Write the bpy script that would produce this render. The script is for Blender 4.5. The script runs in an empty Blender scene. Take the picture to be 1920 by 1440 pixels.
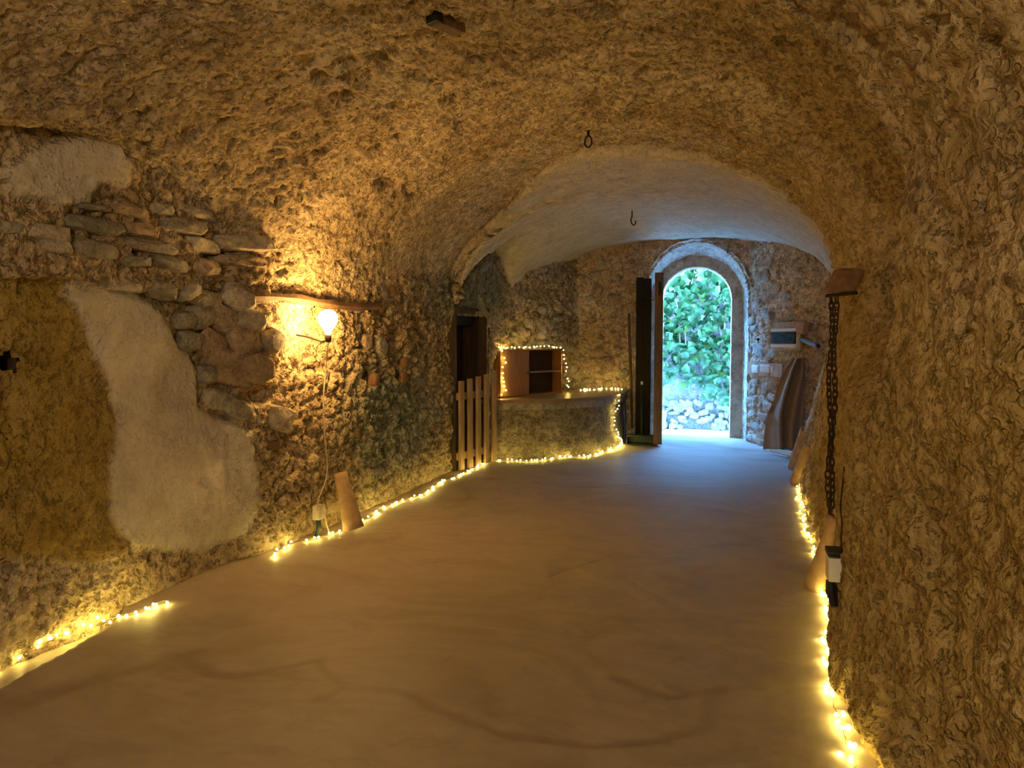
import bpy, bmesh, math, random
import numpy as np
from mathutils import Vector, Matrix

random.seed(7)
rng = np.random.default_rng(11)
SC = bpy.context.scene
COL = SC.collection

# ------------------------------------------------------------------ camera
F, EYE = 1442.0, 1.25
YAW, PIT = math.radians(14.76), math.radians(-3.18)
cam = bpy.data.cameras.new('camera')
cam.sensor_width = 36.0
cam.lens = F / 1920 * 36.0
cam.clip_start = 0.02
camo = bpy.data.objects.new('camera', cam)
camo.location = (0, 0, EYE)
camo.rotation_euler = (math.pi / 2 + PIT, 0, YAW)
COL.objects.link(camo)
SC.camera = camo

# ------------------------------------------------------------------ view, sky
SC.view_settings.view_transform = 'Standard'
SC.view_settings.look = 'None'
SC.view_settings.gamma = 1.0
SC.view_settings.use_curve_mapping = False
SC.view_settings.exposure = 1.2
SC.cycles.use_denoising = True
SC.cycles.adaptive_threshold = 0.04
SC.cycles.max_bounces = 5
SC.cycles.diffuse_bounces = 3
SC.cycles.sample_clamp_indirect = 6.0
SC.cycles.caustics_reflective = False
SC.cycles.caustics_refractive = False

world = bpy.data.worlds.new('sky')
SC.world = world
world.use_nodes = True
wn = world.node_tree
wn.nodes.clear()
sky = wn.nodes.new('ShaderNodeTexSky')
sky.sky_type = 'NISHITA'
sky.sun_disc = False
sky.sun_elevation = math.radians(50)
sky.sun_rotation = math.radians(200)
sky.ozone_density = 2.0
bg = wn.nodes.new('ShaderNodeBackground')
bg.inputs['Strength'].default_value = 21.0
wo = wn.nodes.new('ShaderNodeOutputWorld')
wb = wn.nodes.new('ShaderNodeMix')          # the camera is balanced for lamp light, so daylight reads blue
wb.data_type = 'RGBA'
wb.blend_type = 'MULTIPLY'
wb.inputs[0].default_value = 1.0
wb.inputs[7].default_value = (0.50, 0.98, 1.45, 1)
wn.links.new(sky.outputs[0], wb.inputs[6])
wn.links.new(wb.outputs[2], bg.inputs[0])
wn.links.new(bg.outputs[0], wo.inputs[0])

LAMP_STRENGTH = 120.0      # the bulb on the left wall
REAR_POWER = 54.0          # unseen fill light added behind the viewer, without a fixture
BULB_STRENGTH = 48.0       # each bead of the fairy lights

rear = bpy.data.lights.new('rear_fill_light', 'POINT')
rear.energy = REAR_POWER
rear.color = (1.0, 0.775, 0.49)
rear.shadow_soft_size = 0.06
rearo = bpy.data.objects.new('rear_fill_light', rear)
rearo.location = (-0.35, -1.5, 1.95)
COL.objects.link(rearo)

portal = bpy.data.lights.new('doorway_portal', 'AREA')   # sampling help for the sky in the doorway
portal.shape = 'RECTANGLE'
portal.size, portal.size_y = 1.0, 2.3
portal.cycles.is_portal = True
porto = bpy.data.objects.new('doorway_portal', portal)
porto.location = (-0.24, 10.75, 1.15)
porto.rotation_euler = (math.radians(-90), 0, 0)
COL.objects.link(porto)

# ------------------------------------------------------------------ helpers: rays through photo pixels onto real surfaces
fwv = np.array([-math.sin(YAW) * math.cos(PIT), math.cos(YAW) * math.cos(PIT), math.sin(PIT)])
rtv = np.array([math.cos(YAW), math.sin(YAW), 0.0])
upv = np.cross(rtv, fwv)
C0 = np.array([0, 0, EYE])


def ray(x, y):
    return fwv + rtv * (x - 960) / F + upv * (720 - y) / F


def fl(x, y, z=0.0):
    d = ray(x, y)
    return C0 + d * ((z - EYE) / d[2])


def aY(x, y, Y):
    d = ray(x, y)
    return C0 + d * (Y / d[1])


def aX(x, y, X):
    d = ray(x, y)
    return C0 + d * (X / d[0])


# ------------------------------------------------------------------ noise
def _hash(ix, iy, iz, s):
    n = (ix * 374761393 + iy * 668265263 + iz * 2147483647 + s * 1274126177) & 0xFFFFFFFF
    n = ((n ^ (n >> 13)) * 1274126177) & 0xFFFFFFFF
    n = ((n ^ (n >> 16)) * 2246822519) & 0xFFFFFFFF
    return ((n ^ (n >> 15)) & 0xFFFFFF) / float(0xFFFFFF)


def vnoise(p, s=0):
    i = np.floor(p).astype(np.int64)
    f = p - i
    f = f * f * (3 - 2 * f)
    r = 0
    for dx in (0, 1):
        wx = f[..., 0] if dx else 1 - f[..., 0]
        for dy in (0, 1):
            wy = f[..., 1] if dy else 1 - f[..., 1]
            for dz in (0, 1):
                wz = f[..., 2] if dz else 1 - f[..., 2]
                r = r + wx * wy * wz * _hash(i[..., 0] + dx, i[..., 1] + dy, i[..., 2] + dz, s)
    return r * 2 - 1


def fbm(p, scale, octv=3, s=0, gain=0.5):
    a, t, r = 1.0, 0.0, 0
    q = p * scale
    for k in range(octv):
        r = r + a * vnoise(q, s + k)
        t += a
        a *= gain
        q = q * 2.03 + 7.1
    return r / t


def worley(U, V, scale, s=0):
    u, v = U * scale, V * scale
    iu, iv = np.floor(u).astype(np.int64), np.floor(v).astype(np.int64)
    f1 = np.full(u.shape, 9.0)
    f2 = np.full(u.shape, 9.0)
    idv = np.zeros(u.shape)
    for a in (-1, 0, 1):
        for b in (-1, 0, 1):
            ju, jv = iu + a, iv + b
            px = ju + 0.5 + 0.85 * (_hash(ju, jv, jv * 0 + 1, s) - 0.5)
            py = jv + 0.5 + 0.85 * (_hash(ju, jv, jv * 0 + 2, s) - 0.5)
            d_ = np.hypot(u - px, v - py)
            hid = _hash(ju, jv, jv * 0 + 3, s)
            n_ = d_ < f1
            f2 = np.where(n_, f1, np.minimum(f2, d_))
            idv = np.where(n_, hid, idv)
            f1 = np.where(n_, d_, f1)
    return f1, f2, idv


def cobble(P, U, V, scale, s=0, warp=0.03):
    '''lumps parted by irregular joints, about -1 .. 1'''
    w1, w2 = fbm(P, 9, 3, s + 500), fbm(P + 31.7, 9, 3, s + 510)
    f1, f2, idv = worley(U + warp * w1, V + warp * w2, scale, s)
    return 0.9 * ss(0.0, 0.35, f2 - f1) - 0.9 + 0.8 * (idv - 0.2)


def ss(a, b, x):
    t = np.clip((x - a) / (b - a), 0, 1)
    return t * t * (3 - 2 * t)


def interp(x, tab):
    xs, ys = zip(*tab)
    return np.interp(x, xs, ys)


# ------------------------------------------------------------------ materials
def new_mat(name):
    m = bpy.data.materials.new(name)
    m.use_nodes = True
    nt = m.node_tree
    nt.nodes.clear()
    out = nt.nodes.new('ShaderNodeOutputMaterial')
    b = nt.nodes.new('ShaderNodeBsdfPrincipled')
    nt.links.new(b.outputs[0], out.inputs[0])
    return m, nt, b


def N(nt, typ, **kw):
    n = nt.nodes.new(typ)
    for k, v in kw.items():
        if k.startswith('i_'):
            n.inputs[k[2:].replace('_', ' ')].default_value = v
        else:
            setattr(n, k, v)
    return n


def ramp(nt, fac, stops):
    r = nt.nodes.new('ShaderNodeValToRGB')
    e = r.color_ramp.elements
    while len(e) < len(stops):
        e.new(0.5)
    for el, (p, c) in zip(e, stops):
        el.position = p
        el.color = (*c, 1) if len(c) == 3 else c
    nt.links.new(fac, r.inputs[0])
    return r.outputs[0]


def mixc(nt, fac, a, b, mode='MIX'):
    m = nt.nodes.new('ShaderNodeMix')
    m.data_type = 'RGBA'
    m.blend_type = mode
    for i, v in ((0, fac), (6, a), (7, b)):
        if isinstance(v, bpy.types.NodeSocket):
            nt.links.new(v, m.inputs[i])
        elif i == 0:
            m.inputs[0].default_value = v
        else:
            m.inputs[i].default_value = (*v, 1)
    return m.outputs[2]


def noise(nt, vec, scale, detail=4, rough=0.55, dist=0.0):
    n = N(nt, 'ShaderNodeTexNoise', i_Scale=scale, i_Detail=detail, i_Roughness=rough, i_Distortion=dist)
    nt.links.new(vec, n.inputs['Vector'])
    return n.outputs['Fac']


def bump(nt, b, h, strength, dist):
    bp = N(nt, 'ShaderNodeBump', i_Strength=strength, i_Distance=dist)
    nt.links.new(h, bp.inputs['Height'])
    nt.links.new(bp.outputs[0], b.inputs['Normal'])
    return bp


def math_node(nt, op, a, b=0.5):
    m = nt.nodes.new('ShaderNodeMath')
    m.operation = op
    for i, v in enumerate((a, b)):
        if isinstance(v, bpy.types.NodeSocket):
            nt.links.new(v, m.inputs[i])
        else:
            m.inputs[i].default_value = v
    return m.outputs[0]


def N_col(nt, vec, scale):
    n = N(nt, 'ShaderNodeTexNoise', i_Scale=scale, i_Detail=2.0)
    nt.links.new(vec, n.inputs['Vector'])
    return n.outputs['Color']


def rock_mat(name, dark, mid, light, pit=0.9, bscale=26.0, bdist=0.022, masks=False, speck=0.5):
    """rough lime plaster / rubble with pits and pale grit"""
    m, nt, b = new_mat(name)
    pos = nt.nodes.new('ShaderNodeNewGeometry').outputs['Position']
    n1 = noise(nt, pos, 1.6, 3, 0.6)
    n2 = noise(nt, pos, 11.0, 4, 0.64)
    n3 = noise(nt, pos, bscale, 4, 0.70)
    base = ramp(nt, n1, [(0.32, dark), (0.52, mid), (0.70, light)])
    fine = ramp(nt, n2, [(0.34, (0.62, 0.58, 0.53)), (0.50, (1, 1, 1)), (0.72, (1.22, 1.21, 1.18))])
    col = mixc(nt, 0.85, base, fine, 'MULTIPLY')
    v = N(nt, 'ShaderNodeTexVoronoi', i_Scale=34.0)
    nt.links.new(pos, v.inputs['Vector'])
    sp = ramp(nt, v.outputs['Distance'], [(0.0, (1, 1, 1)), (0.16, (1, 1, 1)), (0.24, (0, 0, 0))])
    n4 = noise(nt, pos, 7.0, 2)
    sp = mixc(nt, 1.0, sp, ramp(nt, n4, [(0.52, (0, 0, 0)), (0.64, (speck,) * 3)]), 'MULTIPLY')
    col = mixc(nt, sp, col, tuple(min(1, c * 1.5) for c in light))
    vg = N(nt, 'ShaderNodeTexVoronoi', i_Scale=48.0)
    wv = mixc(nt, 0.008, pos, N_col(nt, pos, 14.0), 'ADD')
    nt.links.new(wv, vg.inputs['Vector'])
    bwg = nt.nodes.new('ShaderNodeRGBToBW')
    nt.links.new(vg.outputs['Color'], bwg.inputs[0])
    grit = ramp(nt, bwg.outputs[0], [(0.15, (0.72, 0.70, 0.67)), (0.5, (1, 1, 1)), (0.85, (1.3, 1.28, 1.24))])
    col = mixc(nt, 0.20 + 0.40 * pit, col, grit, 'MULTIPLY')
    n5 = noise(nt, pos, bscale * 0.75, 2, 0.7)
    vp = N(nt, 'ShaderNodeTexVoronoi', i_Scale=27.0)
    nt.links.new(wv, vp.inputs['Vector'])
    hole = ramp(nt, math_node(nt, 'ADD', vp.outputs['Distance'], math_node(nt, 'MULTIPLY', math_node(nt, 'SUBTRACT', noise(nt, pos, 6.0, 3, 0.6), 0.42), 1.6)), [(0.22, (0, 0, 0)), (0.32, (1, 1, 1))])
    pits = math_node(nt, 'MULTIPLY', ramp(nt, n3, [(0.37, (0, 0, 0)), (0.44, (1, 1, 1))]), ramp(nt, n5, [(0.36, (0, 0, 0)), (0.42, (1, 1, 1))]))
    pits = math_node(nt, 'MULTIPLY', pits, hole)
    col = mixc(nt, math_node(nt, 'MULTIPLY', math_node(nt, 'SUBTRACT', 1.0, pits), pit * 0.50), col, tuple(c * 0.38 for c in dark))  # shade inside the pits is put into the base colour
    hb = math_node(nt, 'ADD', math_node(nt, 'MULTIPLY', n3, 0.8), math_node(nt, 'MULTIPLY', n2, 0.9))
    hb = math_node(nt, 'ADD', hb, math_node(nt, 'MULTIPLY', pits, 0.35))
    hb = math_node(nt, 'SUBTRACT', hb, math_node(nt, 'MULTIPLY', vg.outputs['Distance'], 0.30))
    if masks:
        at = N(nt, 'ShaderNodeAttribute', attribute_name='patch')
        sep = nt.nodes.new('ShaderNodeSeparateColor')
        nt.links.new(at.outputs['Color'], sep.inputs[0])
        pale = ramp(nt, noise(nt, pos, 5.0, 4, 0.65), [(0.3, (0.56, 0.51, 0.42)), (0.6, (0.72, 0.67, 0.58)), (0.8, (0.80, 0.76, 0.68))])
        ochre_glow = ramp(nt, noise(nt, pos, 4.0, 4, 0.65), [(0.3, (0.27, 0.175, 0.015)), (0.55, (0.40, 0.28, 0.035)), (0.8, (0.50, 0.38, 0.10))])
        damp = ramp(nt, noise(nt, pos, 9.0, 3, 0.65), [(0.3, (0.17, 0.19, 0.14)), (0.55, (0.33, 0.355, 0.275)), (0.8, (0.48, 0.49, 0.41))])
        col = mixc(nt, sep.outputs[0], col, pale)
        col = mixc(nt, sep.outputs[1], col, ochre_glow)
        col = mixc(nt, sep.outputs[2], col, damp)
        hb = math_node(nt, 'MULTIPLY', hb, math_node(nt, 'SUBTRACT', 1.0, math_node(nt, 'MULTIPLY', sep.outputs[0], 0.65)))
    nt.links.new(col, b.inputs['Base Color'])
    b.inputs['Roughness'].default_value = 0.93
    b.inputs['Specular IOR Level'].default_value = 0.25
    bump(nt, b, hb, 1.0, bdist)
    return m


def plain_mat(name, col, rough=0.6, metal=0.0, var=0.25, scale=30.0, bdist=0.0, spec=0.4, stretch=None):
    m, nt, b = new_mat(name)
    tc = nt.nodes.new('ShaderNodeTexCoord').outputs['Object']
    if stretch:
        mp = N(nt, 'ShaderNodeMapping')
        mp.inputs['Scale'].default_value = stretch
        nt.links.new(tc, mp.inputs[0])
        tc = mp.outputs[0]
    n = noise(nt, tc, scale, 5, 0.6, 0.3)
    lo = tuple(c * (1 - var) for c in col)
    hi = tuple(min(1, c * (1 + var)) for c in col)
    nt.links.new(ramp(nt, n, [(0.3, lo), (0.7, hi)]), b.inputs['Base Color'])
    b.inputs['Roughness'].default_value = rough
    b.inputs['Metallic'].default_value = metal
    b.inputs['Specular IOR Level'].default_value = spec
    if bdist:
        bump(nt, b, n, 0.8, bdist)
    return m


def emit_mat(name, col, strength):
    m = bpy.data.materials.new(name)
    m.use_nodes = True
    nt = m.node_tree
    nt.nodes.clear()
    out = nt.nodes.new('ShaderNodeOutputMaterial')
    e = nt.nodes.new('ShaderNodeEmission')
    e.inputs[0].default_value = (*col, 1)
    e.inputs[1].default_value = strength
    nt.links.new(e.outputs[0], out.inputs[0])
    return m


M = {}
M['vault'] = rock_mat('vault_plaster', (0.45, 0.35, 0.22), (0.58, 0.475, 0.315), (0.70, 0.60, 0.435), masks=True)
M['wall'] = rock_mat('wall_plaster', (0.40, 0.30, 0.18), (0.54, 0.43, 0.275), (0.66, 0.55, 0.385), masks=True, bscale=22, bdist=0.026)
M['end'] = rock_mat('end_wall_plaster', (0.46, 0.345, 0.245), (0.60, 0.47, 0.345), (0.72, 0.60, 0.47), bscale=20, bdist=0.02)
M['reveal'] = rock_mat('pale_reveal_plaster', (0.55, 0.52, 0.47), (0.66, 0.63, 0.58), (0.76, 0.74, 0.70), pit=0.35, bdist=0.012)
M['outwall'] = rock_mat('outside_wall_render', (0.20, 0.18, 0.16), (0.27, 0.25, 0.225), (0.34, 0.32, 0.29), pit=0.4, bdist=0.015)
M['counter'] = rock_mat('counter_render', (0.20, 0.17, 0.12), (0.30, 0.26, 0.19), (0.42, 0.38, 0.30), bscale=24, bdist=0.02)
M['sandstone'] = rock_mat('door_sandstone', (0.46, 0.34, 0.235), (0.54, 0.41, 0.29), (0.60, 0.47, 0.345), pit=0.25, bdist=0.006, speck=0.2)
M['terracotta'] = plain_mat('terracotta', (0.49, 0.345, 0.20), 0.85, var=0.25, scale=14, bdist=0.004, spec=0.2)
M['brick'] = plain_mat('brick_clay', (0.40, 0.225, 0.13), 0.9, var=0.3, scale=18, bdist=0.006, spec=0.2)
M['shard'] = plain_mat('shard_clay', (0.27, 0.16, 0.095), 0.9, var=0.3, scale=18, bdist=0.006, spec=0.2)
M['wood'] = plain_mat('aged_wood', (0.15, 0.088, 0.045), 0.7, var=0.4, scale=9, bdist=0.004, stretch=(6, 6, 0.6))
M['slat_wood'] = plain_mat('slat_wood', (0.40, 0.27, 0.15), 0.75, var=0.3, scale=9, bdist=0.003, stretch=(7, 7, 0.6))
M['dark_wood_shade'] = plain_mat('dark_wood_shade', (0.055, 0.035, 0.022), 0.75, var=0.4, scale=9, bdist=0.004, stretch=(6, 6, 0.6))  # dark wood; also stands for shade in the recess, holes and cabinet
M['black_wood_shade'] = plain_mat('black_shade_wood', (0.012, 0.010, 0.009), 0.8, var=0.4, scale=9, bdist=0.004, stretch=(6, 6, 0.6))  # black wood of lintel and peg; also shade beside the door leaf
M['orange_wood'] = plain_mat('varnished_wood', (0.42, 0.20, 0.06), 0.45, var=0.25, scale=8, bdist=0.001, stretch=(5, 5, 0.6))
M['board'] = plain_mat('counter_board', (0.30, 0.20, 0.13), 0.4, var=0.25, scale=8, bdist=0.001, stretch=(0.8, 6, 6))
M['iron'] = plain_mat('rusty_iron', (0.045, 0.030, 0.022), 0.6, metal=0.6, var=0.4, scale=40, bdist=0.002)
M['white_plastic'] = plain_mat('white_plastic', (0.74, 0.74, 0.72), 0.4, var=0.03)
M['cream_plastic'] = plain_mat('cream_plastic', (0.66, 0.60, 0.48), 0.45, var=0.04)
M['black_plastic'] = plain_mat('black_plastic', (0.012, 0.012, 0.013), 0.35, var=0.1)
M['smoked'] = plain_mat('smoked_plastic', (0.018, 0.022, 0.026), 0.2, var=0.1)
M['green_plastic'] = plain_mat('dark_green_plastic', (0.012, 0.035, 0.024), 0.4, var=0.1)
M['mint_plastic'] = plain_mat('mint_plastic', (0.42, 0.68, 0.58), 0.4, var=0.08)
M['cord'] = plain_mat('beige_cord', (0.55, 0.46, 0.34), 0.6, var=0.1)
M['wire'] = plain_mat('clear_wire', (0.36, 0.29, 0.15), 0.4, var=0.1)
M['burlap'] = plain_mat('burlap', (0.27, 0.19, 0.135), 0.95, var=0.15, scale=160, bdist=0.002, spec=0.1)
M['stone_pale'] = rock_mat('pale_stone', (0.40, 0.35, 0.28), (0.52, 0.47, 0.39), (0.62, 0.57, 0.49), pit=0.35, bscale=34, bdist=0.008)
M['garden_stone'] = rock_mat('garden_stone', (0.26, 0.23, 0.19), (0.36, 0.33, 0.28), (0.46, 0.43, 0.38), pit=0.35, bscale=30, bdist=0.008)
M['stone_warm'] = rock_mat('warm_stone', (0.32, 0.24, 0.165), (0.43, 0.34, 0.25), (0.53, 0.44, 0.34), pit=0.4, bscale=34, bdist=0.008)
M['stone_grey'] = rock_mat('grey_stone', (0.27, 0.25, 0.21), (0.38, 0.355, 0.30), (0.48, 0.455, 0.40), pit=0.4, bscale=34, bdist=0.008)
M['bead'] = emit_mat('fairy_bead', (1.0, 0.74, 0.16), BULB_STRENGTH)
M['bulb'] = emit_mat('bulb_glass_lit', (1.0, 0.54, 0.15), LAMP_STRENGTH)

# concrete floor
m, nt, b = new_mat('floor_concrete')
pos = nt.nodes.new('ShaderNodeNewGeometry').outputs['Position']
mp = N(nt, 'ShaderNodeMapping')
mp.inputs['Scale'].default_value = (0.8, 1.15, 1.0)
mp.inputs['Rotation'].default_value = (0, 0, 0.35)
nt.links.new(pos, mp.inputs[0])
nA = noise(nt, mp.outputs[0], 0.9, 7, 0.60, 0.9)
nB = noise(nt, mp.outputs[0], 5.0, 6, 0.65, 0.9)
c = ramp(nt, nA, [(0.30, (0.30, 0.235, 0.165)), (0.42, (0.40, 0.33, 0.245)), (0.50, (0.44, 0.37, 0.285)), (0.56, (0.39, 0.325, 0.245)), (0.72, (0.50, 0.435, 0.345))])
c = mixc(nt, 0.35, c, ramp(nt, nB, [(0.35, (0.6, 0.58, 0.55)), (0.6, (1, 1, 1))]), 'MULTIPLY')
stain = ramp(nt, noise(nt, mp.outputs[0], 1.7, 5, 0.55, 2.6), [(0.595, (1, 1, 1)), (0.625, (0.50, 0.46, 0.42)), (0.66, (0.78, 0.76, 0.74)), (0.70, (1, 1, 1))])
c = mixc(nt, 0.20, c, stain, 'MULTIPLY')
at = N(nt, 'ShaderNodeAttribute', attribute_name='patch')
c = mixc(nt, math_node(nt, 'MULTIPLY', at.outputs['Fac'], 0.75), c, (0.20, 0.15, 0.10))
nt.links.new(c, b.inputs['Base Color'])
nt.links.new(ramp(nt, nB, [(0.3, (0.50,) * 3), (0.7, (0.68,) * 3)]), b.inputs['Roughness'])
b.inputs['Specular IOR Level'].default_value = 0.45
bump(nt, b, math_node(nt, 'ADD', nA, math_node(nt, 'MULTIPLY', nB, 0.4)), 0.35, 0.012)
M['floor'] = m

m, nt, b = new_mat('outside_ground')
pos = nt.nodes.new('ShaderNodeNewGeometry').outputs['Position']
nt.links.new(ramp(nt, noise(nt, pos, 6, 6, 0.6), [(0.3, (0.62, 0.60, 0.56)), (0.7, (0.78, 0.76, 0.73))]), b.inputs['Base Color'])
b.inputs['Roughness'].default_value = 0.9
M['ground'] = m

# ivy leaf: tint varies per leaf
m, nt, b = new_mat('ivy_leaf')
oi = nt.nodes.new('ShaderNodeObjectInfo')
pos = nt.nodes.new('ShaderNodeNewGeometry').outputs['Position']
rn = mixc(nt, 0.5, oi.outputs['Random'], noise(nt, pos, 9.0, 1), 'MIX')
bw = nt.nodes.new('ShaderNodeRGBToBW')
nt.links.new(rn, bw.inputs[0])
c = ramp(nt, bw.outputs[0], [(0.28, (0.020, 0.078, 0.018)), (0.45, (0.038, 0.13, 0.037)), (0.6, (0.060, 0.17, 0.053)), (0.70, (0.10, 0.20, 0.075)), (0.76, (0.18, 0.28, 0.03))])
c = mixc(nt, 0.35, c, ramp(nt, noise(nt, pos, 45, 3), [(0.3, (0.7, 0.75, 0.7)), (0.7, (1.15, 1.15, 1.1))]), 'MULTIPLY')
nt.links.new(c, b.inputs['Base Color'])
b.inputs['Roughness'].default_value = 0.42
M['leaf'] = m
M['stem'] = plain_mat('ivy_stem', (0.36, 0.25, 0.16), 0.8, var=0.3)
M['clear_glass'] = None


# ------------------------------------------------------------------ object helpers
def tag(o, label=None, cat=None, group=None, kind=None):
    if label: o['label'] = label
    if cat: o['category'] = cat
    if group: o['group'] = group
    if kind: o['kind'] = kind
    return o


def link(name, me, mat, parent=None):
    o = bpy.data.objects.new(name, me)
    COL.objects.link(o)
    if mat is not None and not me.materials:
        me.materials.append(mat)
    if parent is not None:
        o.parent = parent
    return o


def empty(name, loc, label=None, cat=None, group=None, kind=None, rotz=0.0):
    o = bpy.data.objects.new(name, None)
    o.location = loc
    o.rotation_euler = (0, 0, rotz)
    o.empty_display_size = 0.1
    COL.objects.link(o)
    return tag(o, label, cat, group, kind)


def bm_obj(name, bm, mat, parent=None, smooth=False, world=True):
    """bmesh in world coordinates -> object; under a parent the mesh is moved into the parent's space"""
    bmesh.ops.recalc_face_normals(bm, faces=bm.faces)
    me = bpy.data.meshes.new(name)
    bm.to_mesh(me)
    bm.free()
    if smooth:
        me.polygons.foreach_set('use_smooth', [True] * len(me.polygons))
    if parent is not None and world:
        mw = Matrix.LocRotScale(parent.location, parent.rotation_euler, parent.scale)
        if parent.parent is not None:
            g = parent.parent
            mw = Matrix.LocRotScale(g.location, g.rotation_euler, g.scale) @ mw
        me.transform(mw.inverted())
    return link(name, me, mat, parent)


def grid_mesh(name, P, mat, parent=None, patch=None, keep=None, smooth=True):
    ny, nx = P.shape[:2]
    idx = np.arange(ny * nx).reshape(ny, nx)
    q = np.stack([idx[:-1, :-1], idx[:-1, 1:], idx[1:, 1:], idx[1:, :-1]], -1).reshape(-1, 4)
    if keep is not None:
        q = q[keep.reshape(-1)]
    me = bpy.data.meshes.new(name)
    me.vertices.add(ny * nx)
    me.vertices.foreach_set('co', P.reshape(-1).astype(np.float32))
    me.loops.add(q.size)
    me.loops.foreach_set('vertex_index', q.reshape(-1).astype(np.int32))
    me.polygons.add(len(q))
    me.polygons.foreach_set('loop_start', np.arange(0, q.size, 4, dtype=np.int32))
    me.polygons.foreach_set('loop_total', np.full(len(q), 4, dtype=np.int32))
    if smooth:
        me.polygons.foreach_set('use_smooth', np.ones(len(q), dtype=bool))
    if patch is not None:
        a = me.color_attributes.new('patch', 'FLOAT_COLOR', 'POINT')
        a.data.foreach_set('color', patch.reshape(-1).astype(np.float32))
    me.update(calc_edges=True)
    me.validate()
    return link(name, me, mat, parent)


def displaced(P, d, toward):
    """push each grid point along the surface normal (facing `toward`) by d"""
    du = np.gradient(P, axis=1)
    dv = np.gradient(P, axis=0)
    n = np.cross(du, dv)
    n /= np.linalg.norm(n, axis=-1, keepdims=True) + 1e-9
    s = np.sign(np.sum(n * (np.asarray(toward) - P), axis=-1, keepdims=True))
    return P + n * s * d[..., None]


def add_box(bm, c, s, rot=None, bevel=0.0):
    r = bmesh.ops.create_cube(bm, size=1.0)
    mt = Matrix.Translation(Vector(c)) @ (rot.to_4x4() if rot else Matrix.Identity(4)) @ Matrix.Diagonal((*s, 1))
    bmesh.ops.transform(bm, matrix=mt, verts=r['verts'])
    if bevel:
        es = {e for v in r['verts'] for e in v.link_edges}
        bmesh.ops.bevel(bm, geom=list(es), offset=bevel, segments=2, affect='EDGES', profile=0.6)


def add_tube(bm, pts, r, sides=6, closed=False, caps=True):
    pts = [Vector(p) for p in pts]
    n = len(pts)
    rs = r if hasattr(r, '__len__') else [r] * n
    rings = []
    prev = None
    for i, p in enumerate(pts):
        if closed:
            t = pts[(i + 1) % n] - pts[i - 1]
        else:
            t = pts[min(i + 1, n - 1)] - pts[max(i - 1, 0)]
        t.normalize()
        if prev is None:
            a = Vector((0, 0, 1)) if abs(t.z) < 0.9 else Vector((1, 0, 0))
            u = t.cross(a).normalized()
        else:
            u = (prev - t * prev.dot(t)).normalized()
        prev = u
        w = t.cross(u)
        rings.append([bm.verts.new(p + (u * math.cos(k * 2 * math.pi / sides) + w * math.sin(k * 2 * math.pi / sides)) * rs[i]) for k in range(sides)])
    m = n if closed else n - 1
    for i in range(m):
        a, b2 = rings[i], rings[(i + 1) % n]
        for k in range(sides):
            bm.faces.new((a[k], a[(k + 1) % sides], b2[(k + 1) % sides], b2[k]))
    if caps and not closed:
        bm.faces.new(rings[0][::-1])
        bm.faces.new(rings[-1])


def add_lathe(bm, prof, seg=20, mt=Matrix.Identity(4)):
    rings = []
    for r, z in prof:
        if r < 1e-5:
            rings.append([bm.verts.new(mt @ Vector((0, 0, z)))])
        else:
            rings.append([bm.verts.new(mt @ Vector((r * math.cos(2 * math.pi * k / seg), r * math.sin(2 * math.pi * k / seg), z))) for k in range(seg)])
    for a, b2 in zip(rings, rings[1:]):
        for k in range(seg):
            l = (k + 1) % seg
            if len(a) == 1 and len(b2) == 1:
                continue
            if len(a) == 1:
                bm.faces.new((a[0], b2[l], b2[k]))
            elif len(b2) == 1:
                bm.faces.new((a[k], a[l], b2[0]))
            else:
                bm.faces.new((a[k], a[l], b2[l], b2[k]))


def smooth_path(pts, step=0.02):
    """Catmull-Rom through points, resampled"""
    pts = [np.asarray(p, float) for p in pts]
    out = []
    for i in range(len(pts) - 1):
        p0, p1, p2, p3 = pts[max(i - 1, 0)], pts[i], pts[i + 1], pts[min(i + 2, len(pts) - 1)]
        n = max(2, int(np.linalg.norm(p2 - p1) / step))
        for k in range(n):
            t = k / n
            out.append(0.5 * ((2 * p1) + (-p0 + p2) * t + (2 * p0 - 5 * p1 + 4 * p2 - p3) * t * t + (-p0 + 3 * p1 - 3 * p2 + p3) * t ** 3))
    out.append(pts[-1])
    return out


# ------------------------------------------------------------------ cave geometry functions
def XL_base(Y):
    return interp(Y, [(-3, -2.80), (2.2, -2.78), (3.0, -2.67), (3.78, -2.64), (3.95, -2.56), (4.6, -2.50), (5.5, -2.46), (6.9, -2.43), (7.76, -2.29), (8.3, -2.28), (8.55, -2.28), (10.2, -1.70), (10.6, -1.6)])


def XL(Y, z):
    x = XL_base(Y)
    near = 1 - ss(3.7, 3.95, Y)
    x = x - 0.10 * near * ss(0.2, 1.2, z)                       # the recessed bay leans back
    x = x + near * 0.075 * ss(1.46, 1.52, z)                    # the stone course overhangs
    x = x - 0.06 * ss(4.0, 4.4, Y) * (1 - ss(6.6, 7.0, Y)) * ss(0.3, 1.4, z)
    return x


def XR(Y, z):
    base = interp(Y, [(-3, 0.62), (1.5, 0.56), (2.2, 0.46), (2.7, 0.42), (3.0, 0.42), (3.4, 0.47), (4.24, 0.60), (5.0, 0.63), (6.14, 0.69), (7.3, 0.73), (8.0, 0.77), (8.86, 0.93), (9.4, 1.05), (10.6, 1.2)])
    lean = 0.06 + 0.19 * ss(5.2, 7.6, Y)
    x = base + lean * z
    bay = ss(2.50, 2.58, Y) * (1 - ss(3.9, 4.5, Y))
    x = x + bay * 0.32 * ss(1.02, 1.40, z)
    return x


ZS = 1.47


def VL(Y):
    return np.where(Y < 6.9, XL_base(Y) - 0.08, -2.36)


def VR(Y):
    return XR(Y, 1.45) + 0.03


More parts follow.
